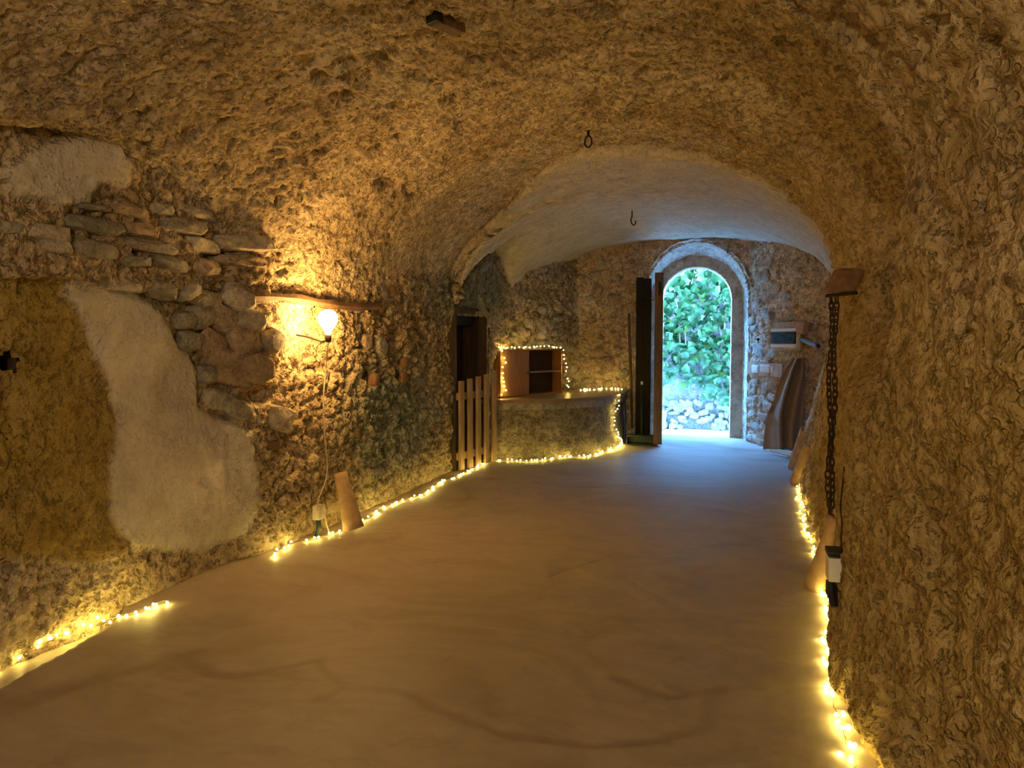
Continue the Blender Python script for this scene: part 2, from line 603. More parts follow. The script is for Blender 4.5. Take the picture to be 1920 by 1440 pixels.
def lun(Y, yc, w, h):
    return h * np.sqrt(np.clip(1 - ((Y - yc) / w) ** 2, 0, 1))


def zceil(x, Y):
    l, r = VL(Y), VR(Y)
    u = np.clip((x - (l + r) / 2) / ((r - l) / 2), -1, 1)
    crown = 2.64 - 0.055 * ss(5.52, 5.62, Y - 1.35 * ss(-0.9, -2.15, x) + 0.05 * np.sin(x * 3.1) + 0.02 * np.sin(x * 17)) - 0.04 * ss(6, 10, Y)
    p = 2.25
    z = ZS + (crown - ZS) * np.power(np.clip(1 - np.abs(u) ** p, 0, 1), 1 / p)
    leftside = x < (l + r) / 2
    zl = np.maximum(lun(Y, 2.85, 1.10, 0.70), lun(Y, 7.74, 0.84, 0.84))
    zr = lun(Y, 3.28, 0.80, 0.56)
    zz = ZS + np.where(leftside, zl, zr)
    return np.maximum(z, zz)


# end wall polyline (left to right, turning towards the viewer on the right)
END = [(-2.3, 10.0), (0.41, 10.0), (0.62, 9.42), (0.93, 8.86), (1.55, 8.45)]
DC, DHW, DSP, DAP = -0.24, 0.44, 1.76, 2.21     # door opening: centre, half width, spring, apex
RHW, RAP = 0.645, 2.50                          # reveal at the wall face


def arch_z(x, hw, sp, ap):
    u = np.clip((x - DC) / hw, -1, 1)
    return sp + (ap - sp) * np.sqrt(1 - u * u)


# ------------------------------------------------------------------ floor
Yv = np.concatenate([np.linspace(-2.6, 1.5, 120)[:-1], np.linspace(1.5, 10.5, 620)])
t = np.linspace(0, 1, 230)
Yg = np.repeat(Yv[:, None], len(t), 1)
xl = XL_base(Yv) - 0.25
xr = XR(Yv, 0) + 0.25
xr = np.minimum(xr, np.interp(Yv, [8.3, 8.86, 9.42, 10.0, 10.5], [1.25, 1.15, 0.9, 0.62, 0.45]) + np.where(Yv < 8.3, 9, 0))
Xg = xl[:, None] + (xr - xl)[:, None] * t[None]
p3 = np.stack([Xg, Yg, Xg * 0], -1)
Zg = 0.010 * fbm(p3, 0.9, 3, 5) + 0.003 * fbm(p3, 6, 3, 8)
edge = np.interp(Yv, [-3, 2.2, 2.74, 2.95, 3.2], [-2.50, -2.505, -2.575, -2.66, -3.2])[:, None] + 0.02 * fbm(p3, 5, 3, 3)
Zg = Zg - 0.07 * ss(0.012, -0.012, Xg - edge)
mark = np.zeros(Xg.shape)
wx, wy = Xg + 0.05 * fbm(p3, 4, 3, 610), Yg + 0.05 * fbm(p3 + 3.3, 4, 3, 620)
for pts, w_ in (([(500, 1260), (600, 1238), (645, 1290), (760, 1305), (870, 1358), (960, 1388), (1100, 1402), (1250, 1392), (1340, 1362), (1335, 1305), (1250, 1285)], 0.030), ([(1030, 1082), (1080, 1060), (1135, 1045)], 0.016),
                ([(725, 1045), (770, 1062), (835, 1050)], 0.012), ([(1140, 1268), (1250, 1303), (1365, 1296)], 0.035), ([(590, 1315), (650, 1288), (720, 1300)], 0.028), ([(1000, 905), (1100, 915), (1190, 908)], 0.02),
                ([(990, 870), (1075, 893), (1150, 897)], 0.018), ([(330, 1240), (430, 1262), (560, 1262)], 0.05), ([(0, 1330), (120, 1290), (260, 1262)], 0.06)):
    pl = [fl(*p_) for p_ in pts]
    for a_, b_ in zip(pl, pl[1:]):
        ex_, ey_ = b_[0] - a_[0], b_[1] - a_[1]
        tt = np.clip(((wx - a_[0]) * ex_ + (wy - a_[1]) * ey_) / (ex_ ** 2 + ey_ ** 2), 0, 1)
        dd = np.hypot(wx - a_[0] - tt * ex_, wy - a_[1] - tt * ey_)
        mark = np.maximum(mark, 1 - ss(0.2 * w_, 1.3 * w_, dd))
mark = mark * (0.55 + 0.45 * fbm(p3, 6, 3, 630))
Zg = Zg - 0.006 * mark
floor = grid_mesh('floor', np.stack([Xg, Yg, Zg], -1), M['floor'], None, np.stack([mark, mark, mark, mark * 0 + 1], -1))
tag(floor, 'smooth poured concrete cellar floor with darker trowel swirls', None, None, 'structure')

# ------------------------------------------------------------------ ceiling vault
Yv = np.concatenate([np.linspace(-2.6, 1.5, 100)[:-1], np.linspace(1.5, 10.25, 620)])
a = np.linspace(0, math.pi, 250)
uu = -np.cos(a)
l, r = VL(Yv) - 0.02, VR(Yv) + 0.02
Xg = ((l + r) / 2)[:, None] + ((r - l) / 2)[:, None] * uu[None]
Yg = np.repeat(Yv[:, None], len(uu), 1)
P = np.stack([Xg, Yg, zceil(Xg, Yg)], -1)
rough = 0.6 + 0.4 * ss(-0.2, 0.3, fbm(P, 0.8, 2, 90))
far = ss(5.5, 5.7, Yg)
q = P * np.array([1.0, 1.0, 1.6])
pitn = fbm(q, 9, 4, 31, 0.6)
d = 0.045 * fbm(P, 1.4, 3, 21) + (1 - 0.55 * far) * rough * (0.040 * pitn - 0.055 * ss(0.22, 0.50, fbm(q, 7, 3, 41)) + 0.016 * fbm(q, 30, 2, 51, 0.7))
Ua = np.repeat((a * 1.45)[None], len(Yv), 0)
d = d + (1 - 0.8 * far) * (0.016 * cobble(P, Ua * 1.4, Yg * 0.8, 13, 5) + 0.006 * cobble(P, Ua, Yg, 26, 6))
ycr = 5.56 + 1.35 * ss(-0.9, -2.15, Xg) + 0.05 * fbm(P, 2.5, 3, 95) + 0.02 * fbm(P, 14, 2, 96)
d = d - 0.075 * (1 - ss(0.006, 0.026, np.abs(Yg - ycr))) * ss(-0.35, 0.05, fbm(P, 1.7, 2, 97) + 0.25 * ss(-1.2, 0.2, Xg))
P = displaced(P, d, (-0.9, 4.5, 0.9))
patch = np.stack([0.80 * ss(-0.05, 0.07, Yg - ycr), 0.30 * ss(-0.5, 0.5, Xg + 0.4 * fbm(P, 2, 2, 89)) * (1 - far), 0 * Yg, 0 * Yg + 1], -1)
ceiling = grid_mesh('ceiling', P, M['vault'], None, patch)
tag(ceiling, 'rough pitted lime plaster barrel vault over the cellar', None, None, 'structure')

# ------------------------------------------------------------------ left wall
Yv = np.concatenate([np.linspace(-2.6, 1.5, 90)[:-1], np.linspace(1.5, 10.2, 620)])
tv = np.linspace(0, 1, 150)
zt = np.maximum(zceil(XL_base(Yv) + 0.0, Yv), ZS) + 0.10
z0 = -0.12
Zg = z0 + (zt - z0)[:, None] * tv[None]
Yg = np.repeat(Yv[:, None], len(tv), 1)
P = np.stack([XL(Yg, Zg), Yg, Zg], -1)


def blob(yc, zc, ry, rz, soft=0.25, s=0, wob=0.25):
    d2 = np.sqrt(((Yg - yc) / ry) ** 2 + ((Zg - zc) / rz) ** 2) + wob * fbm(P, 3.5, 3, 60 + s)
    return 1 - ss(1 - soft, 1 + soft, d2)


def on_left(px, py):
    dr = ray(px, py)
    tt = np.linspace(1.2, 11, 2400)
    pp = C0 + np.outer(tt, dr)
    xx = XL(pp[:, 1], pp[:, 2])
    k = np.argmax(pp[:, 0] < xx)
    return pp[k]


def polymask(pts, wob, s):
    pl = [on_left(*p) for p in pts]
    py, pz = np.array([p[1] for p in pl]), np.array([p[2] for p in pl])
    yy = Yg + wob * fbm(P, 5, 4, s)
    z_ = Zg + wob * fbm(P + 9.1, 5, 4, s + 3)
    ins = np.zeros(Yg.shape, bool)
    j = len(pl) - 1
    for i in range(len(pl)):
        cond = ((pz[i] > z_) != (pz[j] > z_)) & (yy < (py[j] - py[i]) * (z_ - pz[i]) / (pz[j] - pz[i] + 1e-9) + py[i])
        ins ^= cond
        j = i
    m_ = ins.astype(float)
    for _ in range(2):
        m_ = (m_ + np.roll(m_, 1, 0) + np.roll(m_, -1, 0) + np.roll(m_, 1, 1) + np.roll(m_, -1, 1)) / 5
    return m_


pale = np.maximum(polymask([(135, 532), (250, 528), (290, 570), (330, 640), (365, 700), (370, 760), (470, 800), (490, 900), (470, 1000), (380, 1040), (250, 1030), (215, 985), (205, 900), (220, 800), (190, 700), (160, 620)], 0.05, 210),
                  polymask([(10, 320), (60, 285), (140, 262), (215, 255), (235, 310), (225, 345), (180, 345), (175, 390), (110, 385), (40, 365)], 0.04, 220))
ochre_glow = polymask([(-400, 520), (130, 532), (160, 620), (190, 700), (220, 800), (205, 900), (215, 985), (250, 1030), (150, 1060), (60, 1040), (-400, 1100)], 0.05, 230)  # yellow light on this bay, put into the plaster colour
ochre_glow = ochre_glow * (0.75 + 0.25 * fbm(P, 3, 3, 240)) * (1 - pale)
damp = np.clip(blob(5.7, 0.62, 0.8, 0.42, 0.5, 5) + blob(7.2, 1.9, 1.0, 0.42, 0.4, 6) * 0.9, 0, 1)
smoothm = np.maximum(pale, 0.7 * ochre_glow)
q = P * np.array([1.0, 1.0, 0.8])
d = 0.045 * fbm(P, 1.6, 3, 22) + (1 - 0.72 * smoothm) * (0.042 * fbm(q, 8, 4, 33, 0.6) - 0.05 * ss(0.25, 0.5, fbm(q, 6, 3, 43)) + 0.016 * fbm(q, 28, 2, 52))
d = d + 0.02 * smoothm
cob = 0.026 * cobble(P, Yg * 0.9, Zg, 9.5, 1) + 0.015 * cobble(P, Yg, Zg, 20, 2)
d = d + cob * (1 - 0.85 * smoothm) * (0.45 + 0.55 * ss(3.4, 4.0, Yg))


def pits_at(specs):
    r = 0
    for (yc, zc, ry, rz, dep) in specs:
        dd = ((Yg - yc) / ry) ** 2 + ((Zg - zc) / rz) ** 2
        r = r - dep * (1 - ss(0.55, 1.1, np.sqrt(dd)))
    return r


hl = on_left(3, 680)
hol = aX(500, 742, -2.55)
ni1 = aX(702, 705, -2.47)
ni2 = aX(756, 690, -2.46)
ni3 = aX(790, 655, -2.45)
d = d + pits_at([(hol[1], hol[2], 0.16, 0.07, 0.13), (ni1[1], ni1[2], 0.09, 0.10, 0.10), (ni2[1], ni2[2], 0.10, 0.12, 0.10), (ni3[1], ni3[2], 0.09, 0.06, 0.10)])
# open joints between the rubble, running under the stone course
d = d - 0.05 * (1 - ss(0.0, 0.03, np.abs(Zg - 1.485 - 0.03 * fbm(P, 4, 2, 70)))) * (1 - ss(3.7, 3.9, Yg)) * ss(1.6, 2.4, Yg)
d = d * (0.35 + 0.65 * ss(0.0, 0.3, Zg))
DY0, DY1, DZ1 = 7.02, 7.70, 1.50
ed = np.hypot(np.maximum(np.maximum(DY0 - Yg, Yg - DY1), 0), np.maximum(Zg - DZ1, 0))
d = d * (0.15 + 0.85 * ss(0.0, 0.10, ed))
P2 = displaced(P, d, (-0.9, 4.5, 0.9))
cy = (Yg[:-1, :-1] + Yg[1:, 1:]) / 2
cz = (Zg[:-1, :-1] + Zg[1:, 1:]) / 2
keep = ~((cy > DY0) & (cy < DY1) & (cz < DZ1))
keep &= np.hypot((cy - hl[1]) / 1.15, cz - hl[2]) > 0.036 * (1 + 0.25 * np.sin(5 * np.arctan2(cz - hl[2], cy - hl[1])))
patch = np.stack([pale, np.clip(ochre_glow, 0, 1), damp * (1 - pale), pale * 0 + 1], -1)
hl_s = P2.reshape(-1, 3)[np.argmin(np.hypot(Yg - hl[1], Zg - hl[2]))]
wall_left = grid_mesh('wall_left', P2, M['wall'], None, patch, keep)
tag(wall_left, 'rough stone and plaster left wall with pale plaster patch', None, None, 'structure')

# ------------------------------------------------------------------ right wall
Yv = np.concatenate([np.linspace(-2.6, 0.6, 70)[:-1], np.linspace(0.6, 9.3, 640)])
zt = np.maximum(zceil(VR(Yv) - 0.02, Yv), ZS) + 0.10
Zg = z0 + (zt - z0)[:, None] * tv[None]
Yg = np.repeat(Yv[:, None], len(tv), 1)
P = np.stack([XR(Yg, Zg), Yg, Zg], -1)
q = P * np.array([1.0, 1.0, 0.75])
d = 0.04 * fbm(P, 1.5, 3, 25) + 0.034 * fbm(q, 9, 4, 36, 0.6) - 0.04 * ss(0.22, 0.5, fbm(q, 7, 3, 46)) + 0.014 * fbm(q, 32, 2, 55)
d = d + 0.010 * cobble(P, Yg, Zg * 0.7, 12, 3) + 0.005 * cobble(P, Yg, Zg * 0.8, 26, 4)
d = d - 0.05 * (1 - ss(0.0, 0.12, Zg)) * (1 - ss(3.5, 4.2, Yg))            # undercut foot
d = d * (1 - 0.5 * ss(3.0, 3.4, Yg) * (1 - ss(4.0, 4.6, Yg)))
P2 = displaced(P, d, (-0.9, 4.5, 0.9))
patch = np.stack([0.75 * ss(7.3, 8.0, Yg), 0.55 * (1 - ss(4.2, 6.5, Yg)) * (1 - 0.75 * ss(1.0, 1.9, Zg + 0.5 * fbm(P, 3, 3, 88))), 0 * Yg, 0 * Yg + 1], -1)
wall_right = grid_mesh('wall_right', P2, M['wall'], None, patch)
tag(wall_right, 'rough pitted plaster right wall close to the viewer', None, None, 'structure')

# ------------------------------------------------------------------ end wall with the door opening
seg = [math.dist(END[i], END[i + 1]) for i in range(len(END) - 1)]
cum = np.concatenate([[0], np.cumsum(seg)])
L = cum[-1]
sv = np.linspace(0, L, int(L / 0.018))
ex = np.interp(sv, cum, [p[0] for p in END])
ey = np.interp(sv, cum, [p[1] for p in END])
kern = np.hanning(9); kern /= kern.sum()
exs = np.convolve(np.pad(ex, 4, 'edge'), kern, 'valid')
eys = np.convolve(np.pad(ey, 4, 'edge'), kern, 'valid')
zv = np.linspace(-0.12, 2.8, 165)
Xg = np.repeat(exs[:, None], len(zv), 1)
Yg = np.repeat(eys[:, None], len(zv), 1)
Zg = np.repeat(zv[None], len(exs), 0)
P = np.stack([Xg, Yg, Zg], -1)
d = 0.035 * fbm(P, 1.8, 3, 27) + 0.026 * fbm(P, 9, 4, 37, 0.6) - 0.03 * ss(0.25, 0.5, fbm(P, 7, 3, 47)) + 0.010 * fbm(P, 30, 2, 57)
Us = np.repeat(sv[:, None], len(zv), 1)
d = d + 0.016 * cobble(P, Us, Zg * 1.2, 8, 7) + 0.012 * cobble(P, Us, Zg, 18, 8)
# pull the rim of the opening back onto the wall plane so that the reveal meets it
inside = (Zg < arch_z(Xg, RHW, DSP, RAP)) & (np.abs(Xg - DC) < RHW) & (Yg > 9.7)
hole = None
for (hx, hy, rr) in ((1420, 638, 0.05), (1437, 660, 0.02)):
    dr = ray(hx, hy)
    tt = np.linspace(5, 10.3, 400)
    pp = C0 + np.outer(tt / (dr @ fwv) * 1.0, dr)
    k = np.argmin(np.abs(pp[:, 1] - np.interp(pp[:, 0], [e[0] for e in END], [e[1] for e in END])))
    hp = pp[k]
    dist = np.linalg.norm((P - hp) * np.array([1, 1, 1.3]), axis=-1)
    if hole is None:
        hole, hole_p = dist < rr, hp
    else:
        d = d - 0.10 * (1 - ss(0.5, 1.0, dist / rr))
P2 = displaced(P, d, (-0.9, 4.5, 0.9))
ci = inside[:-1, :-1] & inside[1:, 1:] & inside[1:, :-1] & inside[:-1, 1:]
ci |= hole[:-1, :-1] & hole[1:, 1:]
hole_s = P2.reshape(-1, 3)[np.argmin(np.linalg.norm(P - hole_p, axis=-1))]
wall_back = grid_mesh('wall_back', P2, M['end'], None, None, ~ci)
tag(wall_back, 'far rubble and plaster end wall around the arched doorway', None, None, 'structure')

# wall behind the viewer closes the cellar
Xg, Zg = np.meshgrid(np.linspace(-2.9, 0.9, 60), np.linspace(-0.1, 2.8, 45))
P = np.stack([Xg, Xg * 0 - 2.5, Zg], -1)
wall_front = grid_mesh('wall_front', displaced(P, 0.05 * fbm(P, 3, 4, 13), (0, 4, 1)), M['end'])
tag(wall_front, 'plaster wall closing the cellar behind the viewer', None, None, 'structure')

# the earth and masonry that the cellar is cut into: keeps daylight from behind the walls
bm = bmesh.new()
for (c_, s_) in (((-3.75, 3.8, 1.4), (0.3, 13.5, 3.8)), ((2.35, 3.8, 1.4), (0.3, 13.5, 3.8)), ((-0.7, 3.8, 3.2), (6.4, 13.5, 0.3)), ((-0.7, -2.95, 1.4), (6.4, 0.3, 3.8)), ((-0.7, 3.8, -0.55), (6.4, 13.5, 0.2))):
    add_box(bm, c_, s_)
tag(bm_obj('wall_outer', bm, M['end'], None), 'earth and masonry around the cellar', None, None, 'structure')

# ------------------------------------------------------------------ door surround: reveal, sandstone blocks
door1 = empty('door_1', (DC, 10.0, 0), 'arched stone doorway at the end of the cellar', None, None, 'structure')


def arch_outline(hw, sp, ap, n=28, zb=-0.05):
    pts = [(DC - hw, z) for z in np.linspace(zb, sp, 16)[:-1]]
    for k in range(n + 1):
        th = math.pi - math.pi * k / n
        pts.append((DC + hw * math.cos(th), sp + (ap - sp) * math.sin(th)))
    pts += [(DC + hw, z) for z in np.linspace(sp, zb, 16)[1:]]
    return np.array(pts)


def resamp(p, n):
    dd = np.concatenate([[0], np.cumsum(np.linalg.norm(np.diff(p, axis=0), axis=1))])
    s = np.linspace(0, dd[-1], n)
    return np.stack([np.interp(s, dd, p[:, 0]), np.interp(s, dd, p[:, 1])], -1)


NA = 300
o1 = resamp(arch_outline(RHW + 0.03, DSP, RAP + 0.03), NA)
o2 = resamp(arch_outline(DHW + 0.14, DSP, DAP + 0.14), NA)
o1[:, 0] = np.where(o1[:, 0] > DC, np.minimum(o1[:, 0], 0.435), o1[:, 0])
ks = np.linspace(0, 1, 24)
Pr = np.zeros((NA, 24, 3))
for j, k in enumerate(ks):
    Pr[:, j, 0] = o1[:, 0] * (1 - k) + o2[:, 0] * k
    Pr[:, j, 2] = o1[:, 1] * (1 - k) + o2[:, 1] * k
    Pr[:, j, 1] = 9.965 + 0.36 * k
d = 0.022 * fbm(Pr, 9, 4, 71) + 0.012 * fbm(Pr, 30, 2, 72)
Pr = displaced(Pr, d, (DC, 10.1, 1.2))
Pr[..., 0] -= DC
Pr[..., 1] -= 10.0
rv = grid_mesh('reveal', Pr, M['reveal'], door1)
rv['label'] = 'pale limewashed splayed reveal'


def prism(name, pts, y0, y1, mat, parent, bev=0.006):
    bm = bmesh.new()
    f = [bm.verts.new((p[0], y0, p[1])) for p in pts]
    g = [bm.verts.new((p[0], y1, p[1])) for p in pts]
    n = len(pts)
    bm.faces.new(f)
    bm.faces.new(g[::-1])
    for k in range(n):
        bm.faces.new((f[k], g[k], g[(k + 1) % n], f[(k + 1) % n]))
    bmesh.ops.recalc_face_normals(bm, faces=bm.faces)
    if bev:
        bmesh.ops.bevel(bm, geom=[e for e in bm.edges], offset=bev, segments=1, affect='EDGES')
    return bm_obj(name, bm, mat, parent)


OW = DHW + 0.22
GP = 0.004
for sx in (-1, 1):
    for (za, zb) in ((-0.04, 0.74), (0.74, 1.20), (1.20, 1.79)):
        xi, xo = DC + sx * DHW, DC + sx * OW
        prism('stone_block', [(xi, za + GP), (xo, za + GP), (xo, zb - GP), (xi, zb - GP)], 10.30 + random.uniform(0, .012), 10.62, M['sandstone'], door1)
ths = np.linspace(0, math.pi, 30)
ip = [(DC + (DHW + 0.012) * math.cos(q_), 1.79 + (DAP - 1.79 + 0.012) * math.sin(q_)) for q_ in ths]
op = [(DC + OW * math.cos(q_), 1.79 + (DAP - 1.79 + 0.23) * math.sin(q_)) for q_ in ths[::-1]]
prism('mortar', ip + op, 10.325, 10.60, M['reveal'], door1, 0)
for sx in (-1, 1):
    xi, xo = DC + sx * (DHW + 0.012), DC + sx * OW
    prism('mortar', [(xi, -0.04), (xo, -0.04), (xo, 1.79), (xi, 1.79)], 10.325, 10.60, M['reveal'], door1, 0)
nv = 5
for k in range(nv):
    t0, t1 = math.pi * k / nv + 0.008, math.pi * (k + 1) / nv - 0.008
    ths = np.linspace(t0, t1, 8)
    ar = DAP - 1.79
    ip = [(DC + DHW * math.cos(q_), 1.79 + ar * math.sin(q_)) for q_ in ths]
    op = [(DC + OW * math.cos(q_), 1.79 + (ar + 0.24) * math.sin(q_)) for q_ in ths[::-1]]
    prism('stone_block', ip + op, 10.30 + random.uniform(0, .012), 10.62, M['sandstone'], door1)
bm = bmesh.new()
add_box(bm, (DC, 10.48, -0.055), (1.35, 0.5, 0.09), bevel=0.01)
bm_obj('threshold', bm, M['ground'], door1)

# ------------------------------------------------------------------ recess behind the left doorway with its dark plank door
recess = empty('door_2', (-2.4, 7.4, 0), 'low dark doorway opening in the left wall', None, None, 'structure')
bm = bmesh.new()
yc, hy, dep = (DY0 + DY1) / 2, (DY1 - DY0) / 2 + 0.03, 0.75
xf = -2.36
for (c, s) in (((xf - dep, yc, 0.7), (0.05, 2 * hy + 0.1, 1.8)), ((xf - dep / 2 - .03, yc - hy - 0.02, 0.7), (dep, 0.05, 1.8)), ((xf - dep / 2 + 0.02, yc + hy + 0.02, 0.7), (dep + 0.10, 0.05, 1.8)),
               ((xf - dep / 2, yc, DZ1 + 0.05), (dep + 0.04, 2 * hy + 0.1, 0.06)), ((xf - dep / 2, yc, -0.06), (dep + .3, 2 * hy + 0.1, 0.06))):
    add_box(bm, c, s)
bm_obj('recess_lining', bm, M['dark_wood_shade'], recess)  # shade of the unlit recess put into the lining colour
bm = bmesh.new()
add_box(bm, (xf - 0.16, yc, DZ1 - 0.035), (0.14, 2 * hy + 0.06, 0.10), bevel=0.01)
bm_obj('lintel', bm, M['black_wood_shade'], recess)
for k in range(3):
    bm = bmesh.new()
    add_box(bm, (xf - 0.42, yc - 0.05 + k * 0.165, 0.70), (0.035, 0.155, 1.42), bevel=0.006)
    bm_obj('plank', bm, M['dark_wood_shade'], recess)

# ------------------------------------------------------------------ stones set in the walls
def stone_mesh(k):
    bm = bmesh.new()
    bmesh.ops.create_icosphere(bm, subdivisions=2, radius=1.0)
    for v in bm.verts:
        c = np.array(v.co) * 1.0
        p = np.sign(c) * np.abs(c) ** 0.62
        n_ = 1 + 0.34 * float(fbm(c[None] + k * 3.7, 1.5, 3, 200 + k, 0.7)[0])
        v.co = Vector(p * n_)
    me = bpy.data.meshes.new('stone')
    bm.to_mesh(me)
    bm.free()
    return me


ST = {}
for key in ('stone_pale', 'stone_warm', 'stone_grey', 'shard', 'garden_stone'):
    ST[key] = []
    for k in range(6):
        me = stone_mesh(k + 10 * len(ST))
        me.materials.append(M[key])
        ST[key].append(me)


def put_stone(p, nrm, w, h, dep, key, parent, roll=0.0, name='stone'):
    nrm = Vector(nrm).normalized()
    zax = Vector((0, 0, 1))
    xax = zax.cross(nrm).normalized()
    zax = nrm.cross(xax)
    R = Matrix((xax, nrm, zax)).transposed().to_4x4()
    o = bpy.data.objects.new(name, random.choice(ST[key]))
    mw = Matrix.Translation(Vector(p)) @ R @ Matrix.Rotation(roll, 4, 'Y') @ Matrix.Diagonal((w / 2, dep / 2, h / 2, 1))
    o.parent = parent
    o.matrix_parent_inverse = Matrix.Identity(4)
    o.matrix_local = mw
    COL.objects.link(o)
    return o


def on_left(px, py):
    dr = ray(px, py)
    tt = np.linspace(2.0, 11, 1800)
    pp = C0 + np.outer(tt, dr)
    xx = XL(pp[:, 1], pp[:, 2])
    k = np.argmax(pp[:, 0] < xx)
    return pp[k]


def left_normal(Y):
    dx = (XL_base(Y + 0.05) - XL_base(Y - 0.05)) / 0.1
    return (1.0, -dx, 0.0)


def end_hit(px, py):
    dr = ray(px, py)
    best = None
    for (a1, b1) in zip(END, END[1:]):
        ax, ay = a1; bx, by = b1
        den = dr[0] * (by - ay) - dr[1] * (bx - ax)
        if abs(den) < 1e-9: continue
        t_ = (ax * (by - ay) - ay * (bx - ax)) / den
        p = C0 + dr * t_
        s_ = ((p[0] - ax) * (bx - ax) + (p[1] - ay) * (by - ay)) / ((bx - ax) ** 2 + (by - ay) ** 2)
        if t_ > 0 and -1e-6 <= s_ <= 1 + 1e-6 and (best is None or t_ < best[2]):
            n_ = Vector((by - ay, -(bx - ax), 0)).normalized()
            best = (p, n_ if n_.y < 0 or n_.x < 0 else -n_, t_)
    return best


def px_m(p):
    return F / float((np.asarray(p) - C0) @ fwv)


# stone course of the near left bay: rows of long flat stones
for (x0, x1, y0, hpx) in ((0, 330, 428, 30), (80, 440, 462, 34), (40, 450, 496, 26), (150, 430, 395, 22)):
    x = x0
    while x < x1:
        w = random.uniform(45, 110)
        yy = y0 + random.uniform(-8, 8)
        p = on_left(x + w / 2, yy)
        sc = px_m(p)
        fore = 0.80
        if random.random() < 0.86:
            n_ = left_normal(float(p[1]))
            put_stone(p + np.array([-0.042, 0, 0]), n_, w / sc / fore * 1.08, (hpx + random.uniform(-6, 8)) / sc, random.uniform(0.13, 0.19), random.choice(['stone_pale', 'stone_warm', 'stone_grey']), wall_left, random.uniform(-0.12, 0.12))
        x += w + random.uniform(0, 12)
# rubble between the plaster patch and the lit section
rub = [(370, 590, 60, 50), (420, 600, 70, 50), (350, 640, 50, 40), (400, 650, 80, 55), (455, 640, 60, 60), (380, 560, 70, 36), (445, 560, 60, 46), (430, 690, 100, 70), (385, 700, 50, 40),
       (480, 690, 60, 60), (400, 750, 60, 40), (440, 765, 70, 40), (525, 785, 60, 52), (470, 600, 50, 40), (350, 545, 50, 30), (340, 600, 40, 36), (505, 640, 50, 44), (300, 545, 54, 30)]
for (x, y, w, h) in rub:
    p = on_left(x, y)
    sc = px_m(p)
    put_stone(p, left_normal(float(p[1])), w / sc * 1.15, h / sc, random.uniform(0.11, 0.17), random.choice(['stone_warm', 'stone_grey', 'stone_warm', 'stone_pale']), wall_left, random.uniform(-0.5, 0.5))
# loose stones in the lit stretch and along the spring of the vault
for (x, y, w, h) in [(720, 548, 26, 32), (745, 556, 16, 18), (766, 558, 18, 20), (716, 650, 34, 40), (690, 640, 22, 30), (800, 560, 16, 20), (812, 535, 14, 20)]:
    p = on_left(x, y)
    sc = px_m(p)
    put_stone(p - np.array([0.03, 0, 0]), left_normal(float(p[1])), w / sc * 1.5, h / sc, 0.10, random.choice(['stone_warm', 'stone_grey', 'stone_pale']), wall_left, random.uniform(-0.6, 0.6))
for (x, y, w, h) in [(760, 680, 12, 22), (756, 708, 13, 24), (703, 712, 14, 26), (668, 812, 8, 18), (510, 835, 18, 20), (735, 545, 14, 20)]:
    p = on_left(x, y)
    sc = px_m(p)
    put_stone(p - np.array([0.01, 0, 0]), left_normal(float(p[1])), w / sc * 1.8, h / sc, 0.08, 'shard', wall_left, random.uniform(-0.2, 0.2), 'brick')
# rubble wall above the counter
for i in range(54):
    x = random.uniform(958, 1088)
    ylo = np.interp(x, [950, 1000, 1088], [600, 585, 540])
    y = random.uniform(ylo, 650 if x < 1050 else 725)
    p = on_left(x, y)
    sc = px_m(p)
    w, h = random.uniform(11, 24), random.uniform(9, 17)
    put_stone(p, left_normal(float(p[1])), w / sc * 1.2, h / sc, 0.10, random.choice(['stone_warm', 'stone_grey', 'stone_pale']), wall_left, random.uniform(-0.6, 0.6))
# stones showing in the end wall
ends = [(1120, 660, 24, 16), (1138, 682, 28, 26), (1125, 640, 14, 10), (1157, 654, 16, 10), (1190, 640, 16, 26), (1185, 575, 22, 18), (1060, 480, 18, 22), (1128, 495, 16, 22), (1185, 490, 10, 10), (1115, 515, 28, 12), (1160, 520, 14, 10),
        (1155, 630, 18, 14), (1170, 700, 16, 18), (1140, 720, 18, 14), (1196, 700, 18, 24), (1198, 760, 14, 22), (1120, 545, 20, 26), (1105, 560, 22, 14), (1150, 560, 26, 16), (1190, 540, 18, 14), (1110, 600, 16, 12), (1150, 600, 16, 14), (1100, 480, 14, 12),
        (1430, 520, 44, 24), (1450, 545, 40, 18), (1485, 595, 26, 14), (1487, 612, 22, 14), (1420, 570, 26, 14), (1410, 600, 24, 14), (1440, 590, 30, 14), (1475, 555, 22, 16), (1425, 660, 36, 20), (1450, 665, 30, 16), (1415, 615, 22, 12),
        (1445, 720, 36, 22), (1412, 735, 22, 14), (1440, 760, 26, 18), (1408, 752, 22, 14), (1412, 775, 30, 14), (1420, 800, 26, 16), (1408, 820, 22, 14), (1432, 785, 20, 16), (1430, 830, 24, 14), (1418, 715, 22, 12), (1435, 735, 18, 12), (1450, 745, 20, 14), (1412, 760, 26, 12)]
for (x, y, w, h) in ends:
    hit = end_hit(x, y)
    if not hit: continue
    p, n_, _t = hit
    sc = px_m(p)
    f_ = 1.0 if x < 1400 else 1.5
    put_stone(np.asarray(p) - np.array(n_) * 0.012, n_, w / sc * f_, h / sc, 0.085, random.choice(['stone_warm', 'stone_warm', 'stone_pale', 'stone_grey']), wall_back, random.uniform(-0.4, 0.4))

